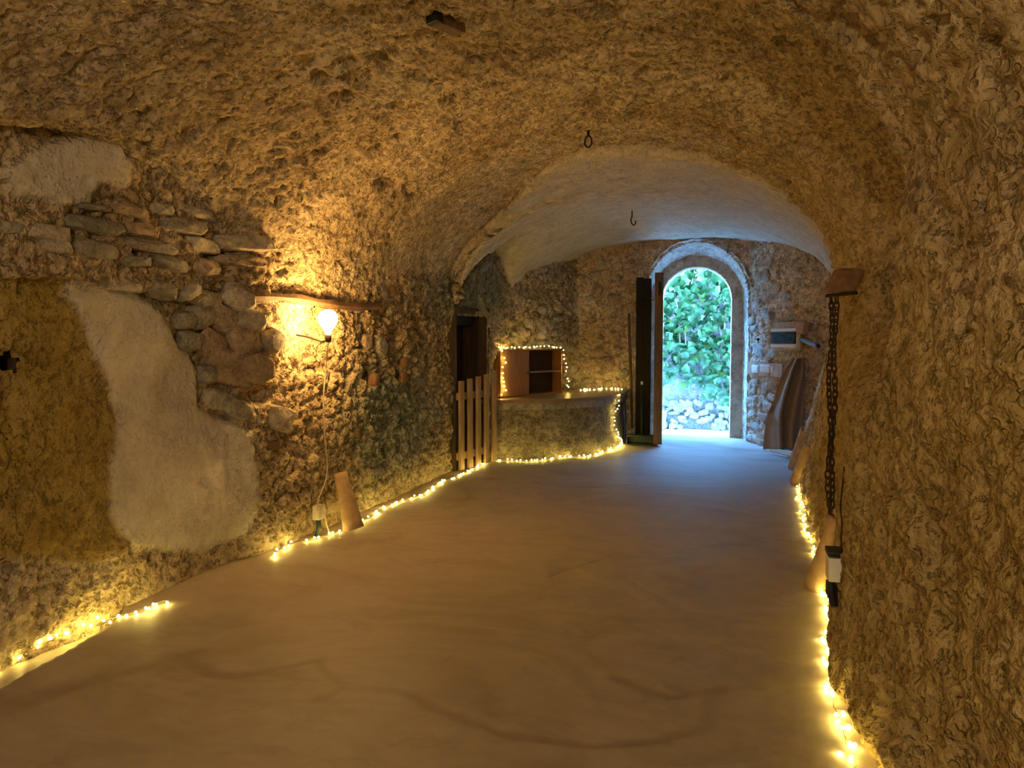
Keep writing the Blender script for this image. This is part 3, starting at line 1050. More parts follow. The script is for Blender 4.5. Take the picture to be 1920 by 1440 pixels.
def pocket(p, n_, r_, parent):
    bm = bmesh.new()
    q_ = Vector(n_).to_track_quat('Z', 'Y').to_matrix().to_4x4()
    add_lathe(bm, [(r_ * 2.6, -0.035), (r_ * 1.35, -0.03), (r_ * 1.3, -0.08), (r_ * 1.0, -0.2), (0, -0.24)], 16, Matrix.Translation(Vector(p)) @ q_)
    o = bm_obj('hole', bm, M['dark_wood_shade'], parent, True)  # unlit depth of the hole painted as a dark lining
    o['label'] = 'dark round hole going into the wall'


pocket(hl_s, (1, -0.1, 0), 0.045, wall_left)
pocket(hole_s, end_hit(1420, 638)[1], 0.048, wall_back)

# ------------------------------------------------------------------ outside: ground, wall, ivy
YW = 11.85
Xg, Yg = np.meshgrid(np.linspace(-4, 3.5, 90), np.linspace(10.45, YW + 0.3, 30))
P = np.stack([Xg, Yg, -0.075 + 0.01 * fbm(np.stack([Xg, Yg, Xg * 0], -1), 5, 3, 3)], -1)
tag(grid_mesh('ground', P, M['ground']), 'pale paved strip outside the arched doorway', None, None, 'structure')
Xg, Zg = np.meshgrid(np.linspace(-4, 3.5, 260), np.linspace(-0.2, 2.55, 120))
P = np.stack([Xg, Xg * 0 + YW, Zg], -1)
garden_wall = grid_mesh('wall_outside', displaced(P, 0.05 * fbm(P, 2, 4, 17) + 0.02 * fbm(P, 11, 3, 18), (0, 4, 1)), M['outwall'])
tag(garden_wall, 'pale rendered garden wall outside behind the ivy', None, None, 'structure')
bm = bmesh.new()
add_box(bm, (-0.25, YW + 0.22, 1.16), (7.5, 0.36, 2.7))
bm_obj('wall_core', bm, M['outwall'], garden_wall)
for i in range(72):
    x = random.uniform(1236, 1378)
    y = random.uniform(752, 812)
    p = aY(x, y, YW)
    sc = px_m(p)
    if p[2] < -0.05: continue
    w, h = random.uniform(10, 24), random.uniform(8, 17)
    put_stone(p, (0, -1, 0), w / sc, h / sc, 0.16, 'garden_stone', garden_wall, random.uniform(-0.5, 0.5))


bm = bmesh.new()
for (xa, xb, za, zb) in ((-4.0, DC - DHW - 0.20, -0.2, 2.46), (DC + DHW + 0.20, 3.5, -0.2, 2.46), (-4.0, 3.5, 2.44, 4.4)):
    add_box(bm, ((xa + xb) / 2, 10.56, (za + zb) / 2), (xb - xa, 0.14, zb - za))
tag(bm_obj('wall_facade', bm, M['outwall'], None), 'outer face of the house above the arched doorway', None, None, 'structure')


def leaf_bm(bm, mt):
    half = [(0.0, -0.48), (0.20, -0.36), (0.50, -0.40), (0.40, -0.12), (0.46, 0.10), (0.22, 0.22), (0.0, 0.62)]
    def zz(x, y): return 0.22 * abs(x) - 0.25 * (y * y) + 0.04
    c = [bm.verts.new(mt @ Vector((0, zz(0, y), -y))) for y in (-0.48, -0.1, 0.25, 0.62)]
    for s in (-1, 1):
        o = [bm.verts.new(mt @ Vector((s * x, zz(x, y), -y))) for x, y in half[1:-1]]
        fs = [(c[0], o[0], o[1]), (c[0], o[1], c[1]), (c[1], o[1], o[2]), (c[1], o[2], o[3]), (c[1], o[3], c[2]), (c[2], o[3], o[4]), (c[2], o[4], c[3])]
        for f in fs:
            bm.faces.new(f if s > 0 else f[::-1])


LEAVES = []
for k in range(5):
    bm = bmesh.new()
    leaf_bm(bm, Matrix.Diagonal((1 + 0.1 * math.sin(k), 1 + 0.5 * math.cos(k * 2), 1 + 0.12 * math.cos(k), 1)))
    me = bpy.data.meshes.new('leaf')
    bm.to_mesh(me)
    bm.free()
    me.materials.append(M['leaf'])
    LEAVES.append(me)

ivy = empty('ivy', (DC, YW - 0.05, -0.08), 'dense green ivy covering the garden wall outside the doorway', 'plant')


def ivy_low(x):
    return float(np.interp(x, [-4, -1.2, -0.75, -0.42, -0.22, 0.0, 0.25, 0.6, 3], [0.7, 0.62, 0.60, 0.62, 0.50, 0.28, 0.22, 0.3, 0.5])) + random.uniform(-0.06, 0.08)


def leaf_matrix(x, z, size):
    R = Matrix.Rotation(random.uniform(-0.7, 0.7), 4, 'Z') @ Matrix.Rotation(random.uniform(0.0, 0.95), 4, 'X') @ Matrix.Rotation(random.gauss(0, 0.5), 4, 'Y')
    return Matrix.Translation(Vector((x - DC, -random.uniform(0.06, 0.24), z + 0.08))) @ R @ Matrix.Diagonal((size, -size, size, 1))


cnt = 0
while cnt < 296:
    x, z = random.uniform(-0.92, 0.36), random.uniform(0.2, 2.52)
    low = ivy_low(x)
    if z < low: continue
    if z < low + 0.35 and random.random() < 0.35: continue
    o = bpy.data.objects.new('leaf', LEAVES[cnt % 5])
    o.parent = ivy
    o.matrix_local = leaf_matrix(x, z, random.uniform(0.09, 0.165))
    COL.objects.link(o)
    cnt += 1
bm = bmesh.new()
for k in range(1900):
    x, z = random.uniform(-3.2, 2.6), random.uniform(0.25, 2.66)
    if z < ivy_low(x) + 0.04: continue
    leaf_bm(bm, leaf_matrix(x, z, random.uniform(0.09, 0.15)))
fo = bm_obj('foliage', bm, M['leaf'], ivy, world=False)
fo['kind'] = 'stuff'
bm = bmesh.new()
for (x, z0_, h) in [(-0.62, 0.62, 1.9), (0.02, 0.9, 1.6), (0.15, 0.4, 1.2), (-0.3, 0.7, 1.8), (-1.2, 0.2, 2.5), (0.6, 0.2, 2.5)]:
    pts = [(x - DC + 0.12 * math.sin(q_ * 3 + x * 9), -0.12 - 0.05 * math.sin(q_ * 5), z0_ + 0.08 + h * q_) for q_ in np.linspace(0, 1, 14)]
    add_tube(bm, pts, 0.011, 5)
bm_obj('stem', bm, M['stem'], ivy, world=False)

p = aY(1243, 806, YW - 0.28)
bk = empty('bucket', (p[0] - 0.06, YW - 0.30, -0.07), 'mint green plastic bucket standing outside by the garden wall', 'bucket')
bm = bmesh.new()
add_lathe(bm, [(0, 0), (0.085, 0), (0.115, 0.27), (0.122, 0.27), (0.122, 0.285), (0.108, 0.285), (0.08, 0.015), (0, 0.015)], 20)
bm_obj('body', bm, M['mint_plastic'], bk, True, world=False)
bm = bmesh.new()
add_tube(bm, [(0.118 * math.cos(q_), 0.118 * math.sin(q_) * 0.9 - 0.02, 0.27 - 0.06 * math.sin(q_)) for q_ in np.linspace(0, math.pi, 14)], 0.004, 5)
bm_obj('handle', bm, M['brick'], bk, world=False)

# ------------------------------------------------------------------ open door leaf; black planks put in as the shade beside it
pf = fl(1233, 837)
leafdir = Vector((DC - 0.50 - (pf[0]), 10.12 - pf[1], 0))
leaf = empty('door_leaf', (pf[0], pf[1], 0.01), 'tall brown plank door leaf standing open inward, seen nearly edge-on', 'door')
leaf.rotation_euler = (0, 0, math.atan2(leafdir.y, leafdir.x))
LW, LH = 0.80, 2.04
for k in range(4):
    bm = bmesh.new()
    add_box(bm, (LW * (k + 0.5) / 4, 0, LH / 2 + 0.01), (LW / 4 - 0.006, 0.035, LH - random.uniform(0, 0.02)), bevel=0.004)
    bm_obj('plank', bm, M['wood'], leaf, world=False)
for zz_ in (0.25, 1.05, 1.82):
    bm = bmesh.new()
    add_box(bm, (LW / 2, -0.030, zz_), (LW - 0.04, 0.03, 0.12), bevel=0.004)
    bm_obj('batten', bm, M['wood'], leaf, world=False)
bm = bmesh.new()
add_box(bm, (0.035, 0.0, LH / 2 + 0.01), (0.055, 0.10, LH), bevel=0.006)
bm_obj('stile', bm, M['wood'], leaf, world=False)
bm = bmesh.new()
add_box(bm, (0.002, -0.01, 1.86), (0.012, 0.035, 0.16), bevel=0.003)
add_tube(bm, [(0.0, -0.01, 1.80), (-0.03, -0.02, 1.80), (-0.03, -0.02, 1.9)], 0.007, 6)
bm_obj('latch', bm, M['iron'], leaf, world=False)

dl = empty('door_shade_strip', (-0.98, 9.88, 0.01), 'narrow black plank strip standing for shade on the end wall', 'door')
for k in range(2):
    bm = bmesh.new()
    add_box(bm, (0.055 + 0.095 * k, 0.0, 1.03), (0.0945, 0.035, 2.03 - 0.03 * k), bevel=0.004)
    bm_obj('plank', bm, M['black_wood_shade'], dl, world=False)
for zz_ in (0.3, 1.7):
    bm = bmesh.new()
    add_box(bm, (0.10, -0.03, zz_), (0.18, 0.03, 0.10), bevel=0.004)
    bm_obj('batten', bm, M['black_wood_shade'], dl, world=False)

# ------------------------------------------------------------------ curved bar counter
TOPZ = 0.60
front = smooth_path([(-2.34, 7.72, 0), (-1.95, 7.88, 0), (-1.60, 8.10, 0), (-1.27, 8.48, 0), (-1.10, 8.96, 0), (-1.08, 9.45, 0), (-1.10, 10.05, 0)], 0.025)
front = np.array(front)
cen = np.array([-1.85, 9.2, 0])
zz = np.linspace(-0.05, TOPZ - 0.005, 40)
P = np.repeat(front[:, None], len(zz), 1).copy()
P[..., 2] = zz[None]
tin = cen - P
tin[..., 2] = 0
tin /= np.linalg.norm(tin, axis=-1, keepdims=True)
P = P + tin * (0.03 * (zz / TOPZ))[None, :, None]
d = 0.02 * fbm(P, 3, 3, 81) + 0.02 * fbm(P, 11, 4, 82, 0.6)
P = displaced(P, d, (0, 6, 1))
bar = empty('bar_counter', (-1.6, 8.6, 0), 'low curved masonry bar counter in the far left corner', 'counter')
Pl = P - np.array([-1.6, 8.6, 0])
bd = grid_mesh('body', Pl, M['counter'], bar)
bd['label'] = 'rough plastered masonry base'


def slab(name, pts_front, off, z0_, z1_, mat, parent):
    f2 = [np.array([p[0], p[1]]) - off * ((cen - p)[:2] / np.linalg.norm((cen - p)[:2])) for p in pts_front]
    f2 = f2[::3] + [f2[-1]]
    back = [np.array([-1.58, 10.05]), np.array([-2.15, 8.75]), np.array([-2.30, 8.1])]
    pts = f2 + back
    bm = bmesh.new()
    a_ = [bm.verts.new((p[0], p[1], z0_)) for p in pts]
    b_ = [bm.verts.new((p[0], p[1], z1_)) for p in pts]
    n = len(pts)
    bm.faces.new(a_[::-1]); bm.faces.new(b_)
    for k in range(n):
        bm.faces.new((a_[k], a_[(k + 1) % n], b_[(k + 1) % n], b_[k]))
    return bm_obj(name, bm, mat, parent)


s_ = slab('plaster_edge', front, 0.015, TOPZ - 0.075, TOPZ, M['stone_grey'], bar)
s_['label'] = 'grey plaster band under the board top'
s_ = slab('countertop', front, 0.045, TOPZ, TOPZ + 0.035, M['board'], bar)
s_['label'] = 'brown wooden board top'
CT = TOPZ + 0.035

# cabinet on the counter
c0, c1 = fl(935, 747, CT), fl(1054, 737, CT)
dirv = Vector(c1 - c0); dirv.z = 0
CW = dirv.length
cab = empty('cabinet', (c0[0], c0[1], CT), 'small open wooden cabinet edged with fairy lights on the counter', 'cabinet', rotz=math.atan2(dirv.y, dirv.x))
sc = px_m(c0)
CH = 92 / sc * 1.0
CD = 0.16
bm = bmesh.new()
th = 0.018
add_box(bm, (CW / 2, CD - th / 2, CH / 2), (CW, th, CH))
add_box(bm, (th / 2, CD / 2, CH / 2), (th, CD, CH))
add_box(bm, (CW - th / 2, CD / 2, CH / 2), (th, CD, CH))
add_box(bm, (CW / 2, CD / 2, th / 2), (CW, CD, th))
add_box(bm, (CW / 2, CD / 2, CH - th / 2), (CW + 0.02, CD + 0.02, th))
bm_obj('carcass', bm, M['orange_wood'], cab, world=False)
bm = bmesh.new()
add_box(bm, (CW * 0.72, CD - th - 0.006, CH / 2), (CW * 0.52, 0.008, CH - 0.04))
bm_obj('back_shade_panel', bm, M['dark_wood_shade'], cab, world=False)  # dark sheet carries the shade inside the open compartment
bm = bmesh.new()
add_box(bm, (CW * 0.22, -0.012, CH / 2), (CW * 0.43, 0.018, CH - 0.03), bevel=0.003)
dr_ = bm_obj('door', bm, M['orange_wood'], cab, world=False)
bm = bmesh.new()
add_lathe(bm, [(0, 0), (0.006, 0), (0.005, 0.012), (0.011, 0.02), (0.007, 0.027), (0, 0.028)], 10, Matrix.Translation((CW * 0.40, -0.02, CH * 0.5)) @ Matrix.Rotation(math.pi / 2, 4, 'X'))
bm_obj('knob', bm, M['iron'], dr_, world=False)
bm = bmesh.new()
add_box(bm, (CW * 0.715, CD * 0.45, CH * 0.50), (CW * 0.52, CD * 0.85, 0.016))
bm_obj('shelf', bm, M['slat_wood'], cab, world=False)
bm = bmesh.new()
add_box(bm, (CW * 0.445, CD * 0.5, CH * 0.5), (0.016, CD - 0.03, CH - 0.04))
bm_obj('divider', bm, M['dark_wood_shade'], cab, world=False)

# ------------------------------------------------------------------ slatted gate in front of the left doorway
g0, g1 = fl(862, 884), fl(927, 866)
gd = Vector(g1 - g0); gd.z = 0
gate = empty('slat_gate', (g0[0], g0[1], 0.0), 'gate of five upright wooden slats standing in the dark left doorway', 'gate', rotz=math.atan2(gd.y, gd.x))
GW = gd.length
for k in range(5):
    bm = bmesh.new()
    hh = 0.86 + 0.015 * k
    add_box(bm, (GW * (k * 0.235 + 0.05), 0, hh / 2 + 0.01), (GW * 0.105, 0.028, hh), bevel=0.003)
    bm_obj('slat', bm, M['slat_wood'], gate, world=False)
for zz_ in (0.14, 0.72):
    bm = bmesh.new()
    add_box(bm, (GW * 0.52, 0.028, zz_), (GW * 1.06, 0.025, 0.07), bevel=0.003)
    bm_obj('rail', bm, M['slat_wood'], gate, world=False)

# ------------------------------------------------------------------ ledge lath above the lamp
la, lb = on_left(458, 556), on_left(700, 577)
bm = bmesh.new()
pts = [np.array(la) * (1 - k) + np.array(lb) * k + np.array([0.035, 0, 0.012 * math.sin(k * 7)]) for k in np.linspace(0, 1, 16)]
for i in range(len(pts) - 1):
    pass
add_tube(bm, pts, [0.030 + 0.006 * math.sin(i * 1.7) for i in range(16)], 6)
tag(bm_obj('wooden_lath', bm, M['wood'], None), 'weathered wooden lath running along the left wall above the lit bulb', 'beam')

# ------------------------------------------------------------------ lamp on the left wall
lp = on_left(614, 602) + np.array([0.18, -0.02, 0])
lp = aX(615, 602, lp[0])
lamp = empty('wall_lamp', lp, 'glowing bulb lamp fixed to the left wall with a cord hanging down', 'lamp')
bm = bmesh.new()
add_lathe(bm, [(0, -0.085), (0.016, -0.083), (0.022, -0.06), (0.045, -0.03), (0.060, 0.005), (0.060, 0.030), (0.046, 0.056), (0.022, 0.070), (0, 0.073)], 24)
bm_obj('bulb', bm, M['bulb'], lamp, True, world=False)
bm = bmesh.new()
add_lathe(bm, [(0, -0.135), (0.012, -0.135), (0.020, -0.125), (0.021, -0.09), (0.015, -0.084), (0, -0.084)], 16)
bm_obj('socket', bm, M['iron'], lamp, True, world=False)
bm = bmesh.new()
add_tube(bm, [(0, 0, -0.12), (-0.05, 0.01, -0.13), (-0.16, 0.02, -0.10), (-0.28, 0.02, -0.08)], 0.006, 6)
bm_obj('bracket', bm, M['iron'], lamp, world=False)
bm = bmesh.new()
cp = [lp + np.array([0, 0, -0.135])]
for (x, y) in [(611, 690), (606, 760), (610, 830), (614, 880), (606, 915), (597, 935), (594, 958)]:
    w_ = on_left(x, y)
    cp.append(aX(x, y, w_[0] + 0.075))
cordpts = smooth_path(cp, 0.03)
add_tube(bm, [np.array(q_) - lp for q_ in cordpts], 0.0045, 5)
bm_obj('cord', bm, M['cord'], lamp, world=False)

# socket box below the lamp
bx = on_left(598, 960)
bx = aX(598, 960, bx[0] + 0.055)
sb = empty('junction_box', bx, 'white plastic socket box low on the left wall under the lamp cord', 'socket')
bm = bmesh.new()
add_box(bm, (0, 0, 0), (0.05, 0.085, 0.09), bevel=0.006)
bm_obj('body', bm, M['cream_plastic'], sb, world=False)
bm = bmesh.new()
add_lathe(bm, [(0, 0), (0.022, 0), (0.022, 0.006), (0.018, 0.003), (0, 0.003)], 14, Matrix.Translation((0.026, 0.015, 0.0)) @ Matrix.Rotation(math.pi / 2, 4, 'Y'))
bm_obj('socket_plate', bm, M['white_plastic'], sb, world=False)
bm = bmesh.new()
add_tube(bm, [(0, -0.01, -0.045), (0.005, -0.012, -0.09), (0, -0.02, -0.14), (-0.02, -0.05, -0.19)], 0.016, 8)
bm_obj('plug', bm, M['green_plastic'], sb, world=False)
bm = bmesh.new()
q0 = fl(628, 1000, 0.012) - bx
add_tube(bm, smooth_path([(0.03, 0.02, 0.0), (0.035, 0.03, -0.08), (0.04, 0.06, -0.15), q0 * 0.6 + np.array([0, 0, -0.05]), q0], 0.03), 0.004, 5)
bm_obj('cable', bm, M['cord'], sb, world=False)


# ------------------------------------------------------------------ roof tiles leaning against the walls
def coppo(bottom, top, facing, label, w0=0.175, w1=0.135, mat='terracotta'):
    bottom, top, facing = Vector(bottom), Vector(top), Vector(facing).normalized()
    o = empty('roof_tile', bottom, label, 'roof tile', 'terracotta roof tiles leaning on the cellar walls')
    ax = (top - bottom)
    Ln = ax.length
    ax.normalize()
    sd = ax.cross(facing).normalized()
    fc = sd.cross(ax).normalized()
    bm = bmesh.new()
    ns, nl = 12, 8
    def P_(u, s, rr):
        w = (w0 * (1 - u) + w1 * u) / 2 - rr
        th_ = math.pi * s
        return ax * (Ln * u) + sd * (w * math.cos(th_)) + fc * (w * 0.72 * math.sin(th_))
    g = [[[bm.verts.new(P_(i / nl, j / ns, r_)) for j in range(ns + 1)] for i in range(nl + 1)] for r_ in (0.0, 0.016)]
    for i in range(nl):
        for j in range(ns):
            bm.faces.new((g[0][i][j], g[0][i][j + 1], g[0][i + 1][j + 1], g[0][i + 1][j]))
            bm.faces.new((g[1][i][j], g[1][i + 1][j], g[1][i + 1][j + 1], g[1][i][j + 1]))
        bm.faces.new((g[0][i][0], g[0][i + 1][0], g[1][i + 1][0], g[1][i][0]))
        bm.faces.new((g[0][i][ns], g[1][i][ns], g[1][i + 1][ns], g[0][i + 1][ns]))
    for j in range(ns):
        bm.faces.new((g[0][0][j], g[1][0][j], g[1][0][j + 1], g[0][0][j + 1]))
        bm.faces.new((g[0][nl][j], g[0][nl][j + 1], g[1][nl][j + 1], g[1][nl][j]))
    bm_obj('tile_body', bm, M[mat], o, True, world=False)
    return o


bt = fl(662, 992)
tp = aX(637, 886, bt[0] - 0.10)
coppo(bt, tp, (1, -0.45, 0.25), 'terracotta roof tile leaning on the left wall beside the socket box', 0.165, 0.105)
bt = fl(1526, 1106)
tp = aX(1572, 971, bt[0] + 0.095)
coppo(bt, tp, (-0.8, -0.6, 0.3), 'terracotta roof tile leaning on the right wall below the hanging chain', 0.125, 0.095)
bt = fl(1489, 879)
tp = aX(1510, 806, bt[0] + 0.06)
coppo(bt, tp, (-0.8, -0.6, 0.2), 'farther of two roof tiles leaning on the right wall near the burlap cloth', 0.15, 0.11)
bt = fl(1494, 908)
tp = aX(1517, 832, bt[0] + 0.07)
coppo(bt, tp, (-0.8, -0.6, 0.2), 'nearer of two roof tiles leaning on the right wall near the burlap cloth', 0.15, 0.11)

# ------------------------------------------------------------------ fairy lights
bm = bmesh.new()
bmesh.ops.create_icosphere(bm, subdivisions=2, radius=0.0062)
BEAD = bpy.data.meshes.new('bulb')
bm.to_mesh(BEAD)
bm.free()
BEAD.materials.append(M['bead'])
BEAD.polygons.foreach_set('use_smooth', [True] * len(BEAD.polygons))


def fairy(name_label, pts, n, jit, off=(0, 0, 0), clumps=()):
    pts = [np.asarray(p, float) for p in pts]
    o = empty('fairy_lights', pts[0], name_label, 'string lights', 'strings of warm fairy lights')
    path = np.array(smooth_path(pts, 0.02))
    wob = fbm(path, 9, 2, 300)[:, None] * np.array([jit, jit, 0]) * 0.8
    path = path + wob
    bm = bmesh.new()
    add_tube(bm, [p - pts[0] for p in path[::2]], 0.0017, 4)
    bm_obj('wire', bm, M['wire'], o, world=False)
    dd = np.concatenate([[0], np.cumsum(np.linalg.norm(np.diff(path, axis=0), axis=1))])
    us = (np.arange(n) + rng.uniform(-0.35, 0.35, n) + 0.5) / n * dd[-1]
    leads = bmesh.new()
    for u in us:
        c = np.array([np.interp(u, dd, path[:, k]) for k in range(3)])
        e = c + rng.uniform(-1, 1, 3) * np.array([jit, jit, jit * 0.6]) + np.array(off)
        if off == (0, 0, 0) or abs(pts[0][2]) < 0.3:
            e[2] = max(e[2], -0.05 if e[0] < -2.52 else 0.011)
        b_ = bpy.data.objects.new('bulb', BEAD)
        b_.parent = o
        b_.location = e - pts[0]
        COL.objects.link(b_)
        add_tube(leads, [c - pts[0], (c + e) / 2 - pts[0] + np.array([0, 0, 0.004]), e - pts[0]], 0.0012, 3)
    bm_obj('lead', leads, M['wire'], o, world=False)['kind'] = 'stuff'
    return o


zl = 0.012
fairy('fairy lights on the floor trench along the near left wall', [fl(-60, 1262, -0.04), fl(0, 1243, -0.04), fl(60, 1215, -0.03), fl(130, 1183, -0.01), fl(180, 1165, 0), fl(230, 1156, 0), fl(262, 1150, zl), fl(290, 1132, 0.03), fl(310, 1126, 0.02)], 29, 0.020)
fairy('fairy lights on the floor from the socket box along the left wall', [fl(503, 1046, zl), fl(540, 1022, zl), fl(575, 1012, zl), fl(612, 1004, zl), fl(645, 992, zl), fl(690, 972, zl), fl(740, 942, zl), fl(790, 928, zl), fl(830, 903, zl), fl(860, 893, zl), fl(890, 879, zl), fl(915, 865, zl)], 60, 0.020)
cb = [fl(928, 863, zl)]
for (x, y) in [(955, 863), (985, 864), (1030, 860), (1065, 856), (1100, 855), (1130, 848), (1150, 842), (1166, 832)]:
    cb.append(fl(x, y, zl))
fairy('fairy lights on the floor at the foot of the bar counter', cb, 44, 0.024)
fairy('fairy lights hanging down the right corner of the bar counter', [fl(1168, 832, zl), aY(1157, 812, 8.86), aY(1152, 782, 8.86), aY(1160, 760, 8.86), aY(1163, 738, 8.9)], 19, 0.012)
k0 = Vector((c0[0], c0[1], CT))
Rz = Matrix.Rotation(cab.rotation_euler.z, 3, 'Z')
def cl(x, y, z): return np.array(k0 + Rz @ Vector((x, y, z)))
fairy('fairy lights strung up and over the small cabinet on the counter', [cl(-0.01, -0.05, 0.03), cl(0.05, -0.04, 0.10), cl(0.03, -0.03, 0.26), cl(0.06, -0.03, 0.38), cl(0.03, -0.03, CH - 0.06), cl(0.04, 0.0, CH + 0.02), cl(0.12, 0.06, CH + 0.015), cl(0.3, 0.1, CH + 0.015), cl(0.48, 0.08, CH + 0.015), cl(CW - 0.04, 0.04, CH + 0.02),
      cl(CW + 0.03, 0.0, CH - 0.05), cl(CW + 0.05, -0.02, CH * 0.62), cl(CW + 0.07, -0.02, CH * 0.35), cl(CW + 0.13, 0.0, CH * 0.15), cl(CW + 0.16, 0.02, 0.03)], 42, 0.016)
fairy('fairy lights lying along the back of the bar counter top', [(x_, y_, CT + 0.010) for (x_, y_) in ((-1.62, 9.50), (-1.52, 9.62), (-1.60, 9.58), (-1.46, 9.70), (-1.36, 9.80), (-1.20, 9.84), (-1.12, 9.80))], 20, 0.016)
fairy('fairy lights on the floor along the far right wall', [fl(1497, 880, 0.03), fl(1499, 893, zl), fl(1495, 912, zl), fl(1500, 935, zl), fl(1508, 962, zl), fl(1506, 985, zl), fl(1512, 1005, zl), fl(1522, 1025, zl), fl(1526, 1045, zl)], 28, 0.020)
fairy('fairy lights on the floor along the near right wall', [fl(1556, 1075, 0.05), fl(1553, 1100, zl), fl(1552, 1130, zl), fl(1557, 1165, zl), fl(1552, 1200, zl), fl(1556, 1240, zl), fl(1551, 1275, zl), fl(1557, 1300, zl), fl(1563, 1330, zl), fl(1578, 1362, zl), fl(1590, 1400, zl), fl(1603, 1440, zl), fl(1625, 1500, zl)], 48, 0.028)

# ------------------------------------------------------------------ chain and its bracket on the right wall
def on_right(px, py):
    dr = ray(px, py)
    tt = np.linspace(1.0, 10, 2200)
    pp = C0 + np.outer(tt, dr)
    k = np.argmax(pp[:, 0] > XR(pp[:, 1], pp[:, 2]))
    return pp[k]


CX = 0.585
ct = aX(1563, 556, CX)
cbm = aX(1556, 964, CX - 0.05)
chain = empty('chain', ct, 'rusty iron chain hanging in a long loop on the right wall', 'chain')
LNK = 0.042
bm = bmesh.new()
lk = []
for k in range(10):
    th_ = 2 * math.pi * k / 10
    lk.append((0.0115 * math.cos(th_), 0, 0.0165 * math.sin(th_) + (0.0065 if math.sin(th_) > 0 else -0.0065)))
add_tube(bm, lk, 0.0042, 5, closed=True)
LINK = bpy.data.meshes.new('link')
bm.to_mesh(LINK)
bm.free()
LINK.materials.append(M['iron'])
LINK.polygons.foreach_set('use_smooth', [True] * len(LINK.polygons))
vec = cbm - ct
for strand in (-1, 1):
    base0 = np.array([0.006 * strand, -0.028 * strand, 0])
    n = int(np.linalg.norm(vec) / (LNK * 0.80))
    for k in range(n):
        u = (k + 0.5) / n
        c = vec * u + base0 * (1 - u ** 5) + np.array([0.006 * math.sin(u * 14 + strand), 0.008 * math.sin(u * 11 + strand * 2), 0])
        o = bpy.data.objects.new('link', LINK)
        o.parent = chain
        o.location = c
        o.rotation_euler = (0, 0.05 * math.sin(k), (0.35 if k % 2 else 0.35 + math.pi / 2) + random.uniform(-0.3, 0.3))
        COL.objects.link(o)
hp = np.array(ct)
bm = bmesh.new()
add_tube(bm, [(hp[0] - 0.03, hp[1] + 0.03, hp[2] + 0.005), (hp[0] + 0.02, hp[1] - 0.05, hp[2] + 0.008), (hp[0] + 0.09, hp[1] - 0.12, hp[2] + 0.01)], 0.010, 6)
tag(bm_obj('iron_spike', bm, M['iron'], None), 'iron spike driven into the right wall carrying the chain', 'spike')
cb_ = aX(1571, 527, 0.60)
bm = bmesh.new()
bmesh.ops.create_icosphere(bm, subdivisions=2, radius=1.0)
for v in bm.verts:
    c_ = np.array(v.co)
    k_ = 1 + 0.30 * float(fbm(c_[None], 1.4, 4, 400, 0.7)[0])
    c_ = np.sign(c_) * np.abs(c_) ** 0.4 * k_
    v.co = Vector((c_[0] * 0.075 + 0.03 + 0.03 * c_[2], c_[1] * 0.06, c_[2] * 0.062)) + Vector(cb_)
tag(bm_obj('corbel_stone', bm, M['shard'], None), 'broken terracotta corbel stone above the chain on the right wall', 'stone')

# white socket box and cable behind the near right tile
rb = on_right(1563, 1062)
rb = aX(1565, 1064, rb[0] - 0.065)
rs_ = empty('junction_box', rb, 'white socket box on the right wall behind the leaning tile', 'socket')
bm = bmesh.new()
add_box(bm, (0, 0, 0), (0.05, 0.08, 0.085), bevel=0.008)
bm_obj('body', bm, M['white_plastic'], rs_, world=False)
bm = bmesh.new()
add_box(bm, (0, 0, 0.055), (0.055, 0.095, 0.018), bevel=0.003)
bm_obj('cap', bm, M['black_plastic'], rs_, world=False)
bm = bmesh.new()
add_tube(bm, [(-0.01, 0, -0.045), (-0.01, -0.01, -0.08), (0.0, -0.02, -0.13)], [0.018, 0.02, 0.012], 8)
bm_obj('plug', bm, M['black_plastic'], rs_, world=False)
bm = bmesh.new()
cp = [np.array([0.02, -0.02, 0.05])]
for (x, y) in [(1577, 1010), (1579, 980), (1576, 950), (1581, 900), (1583, 875)]:
    w_ = on_right(x, y)
    cp.append(aX(x, y, w_[0] - 0.03) - rb)
add_tube(bm, smooth_path(cp, 0.03), 0.003, 5)
bm_obj('cable', bm, M['iron'], rs_, world=False)

# ------------------------------------------------------------------ things on the oblique part of the end wall
def wall_frame(px, py, out=0.03):
    p, n_, _t = end_hit(px, py)
    return Vector(p) + n_ * out, math.atan2(n_.y, n_.x) + math.pi / 2, n_


def wh(px0, py0, px1, py1, out):
    """centre, width along the wall, height of a pixel box on the end wall"""
    c, rz_, n_ = wall_frame((px0 + px1) / 2, (py0 + py1) / 2, out)
    a_, b_ = Vector(end_hit(px0, (py0 + py1) / 2)[0]), Vector(end_hit(px1, (py0 + py1) / 2)[0])
    t_, d_ = Vector(end_hit((px0 + px1) / 2, py0)[0]), Vector(end_hit((px0 + px1) / 2, py1)[0])
    return c, rz_, (a_ - b_).length, abs(t_.z - d_.z)


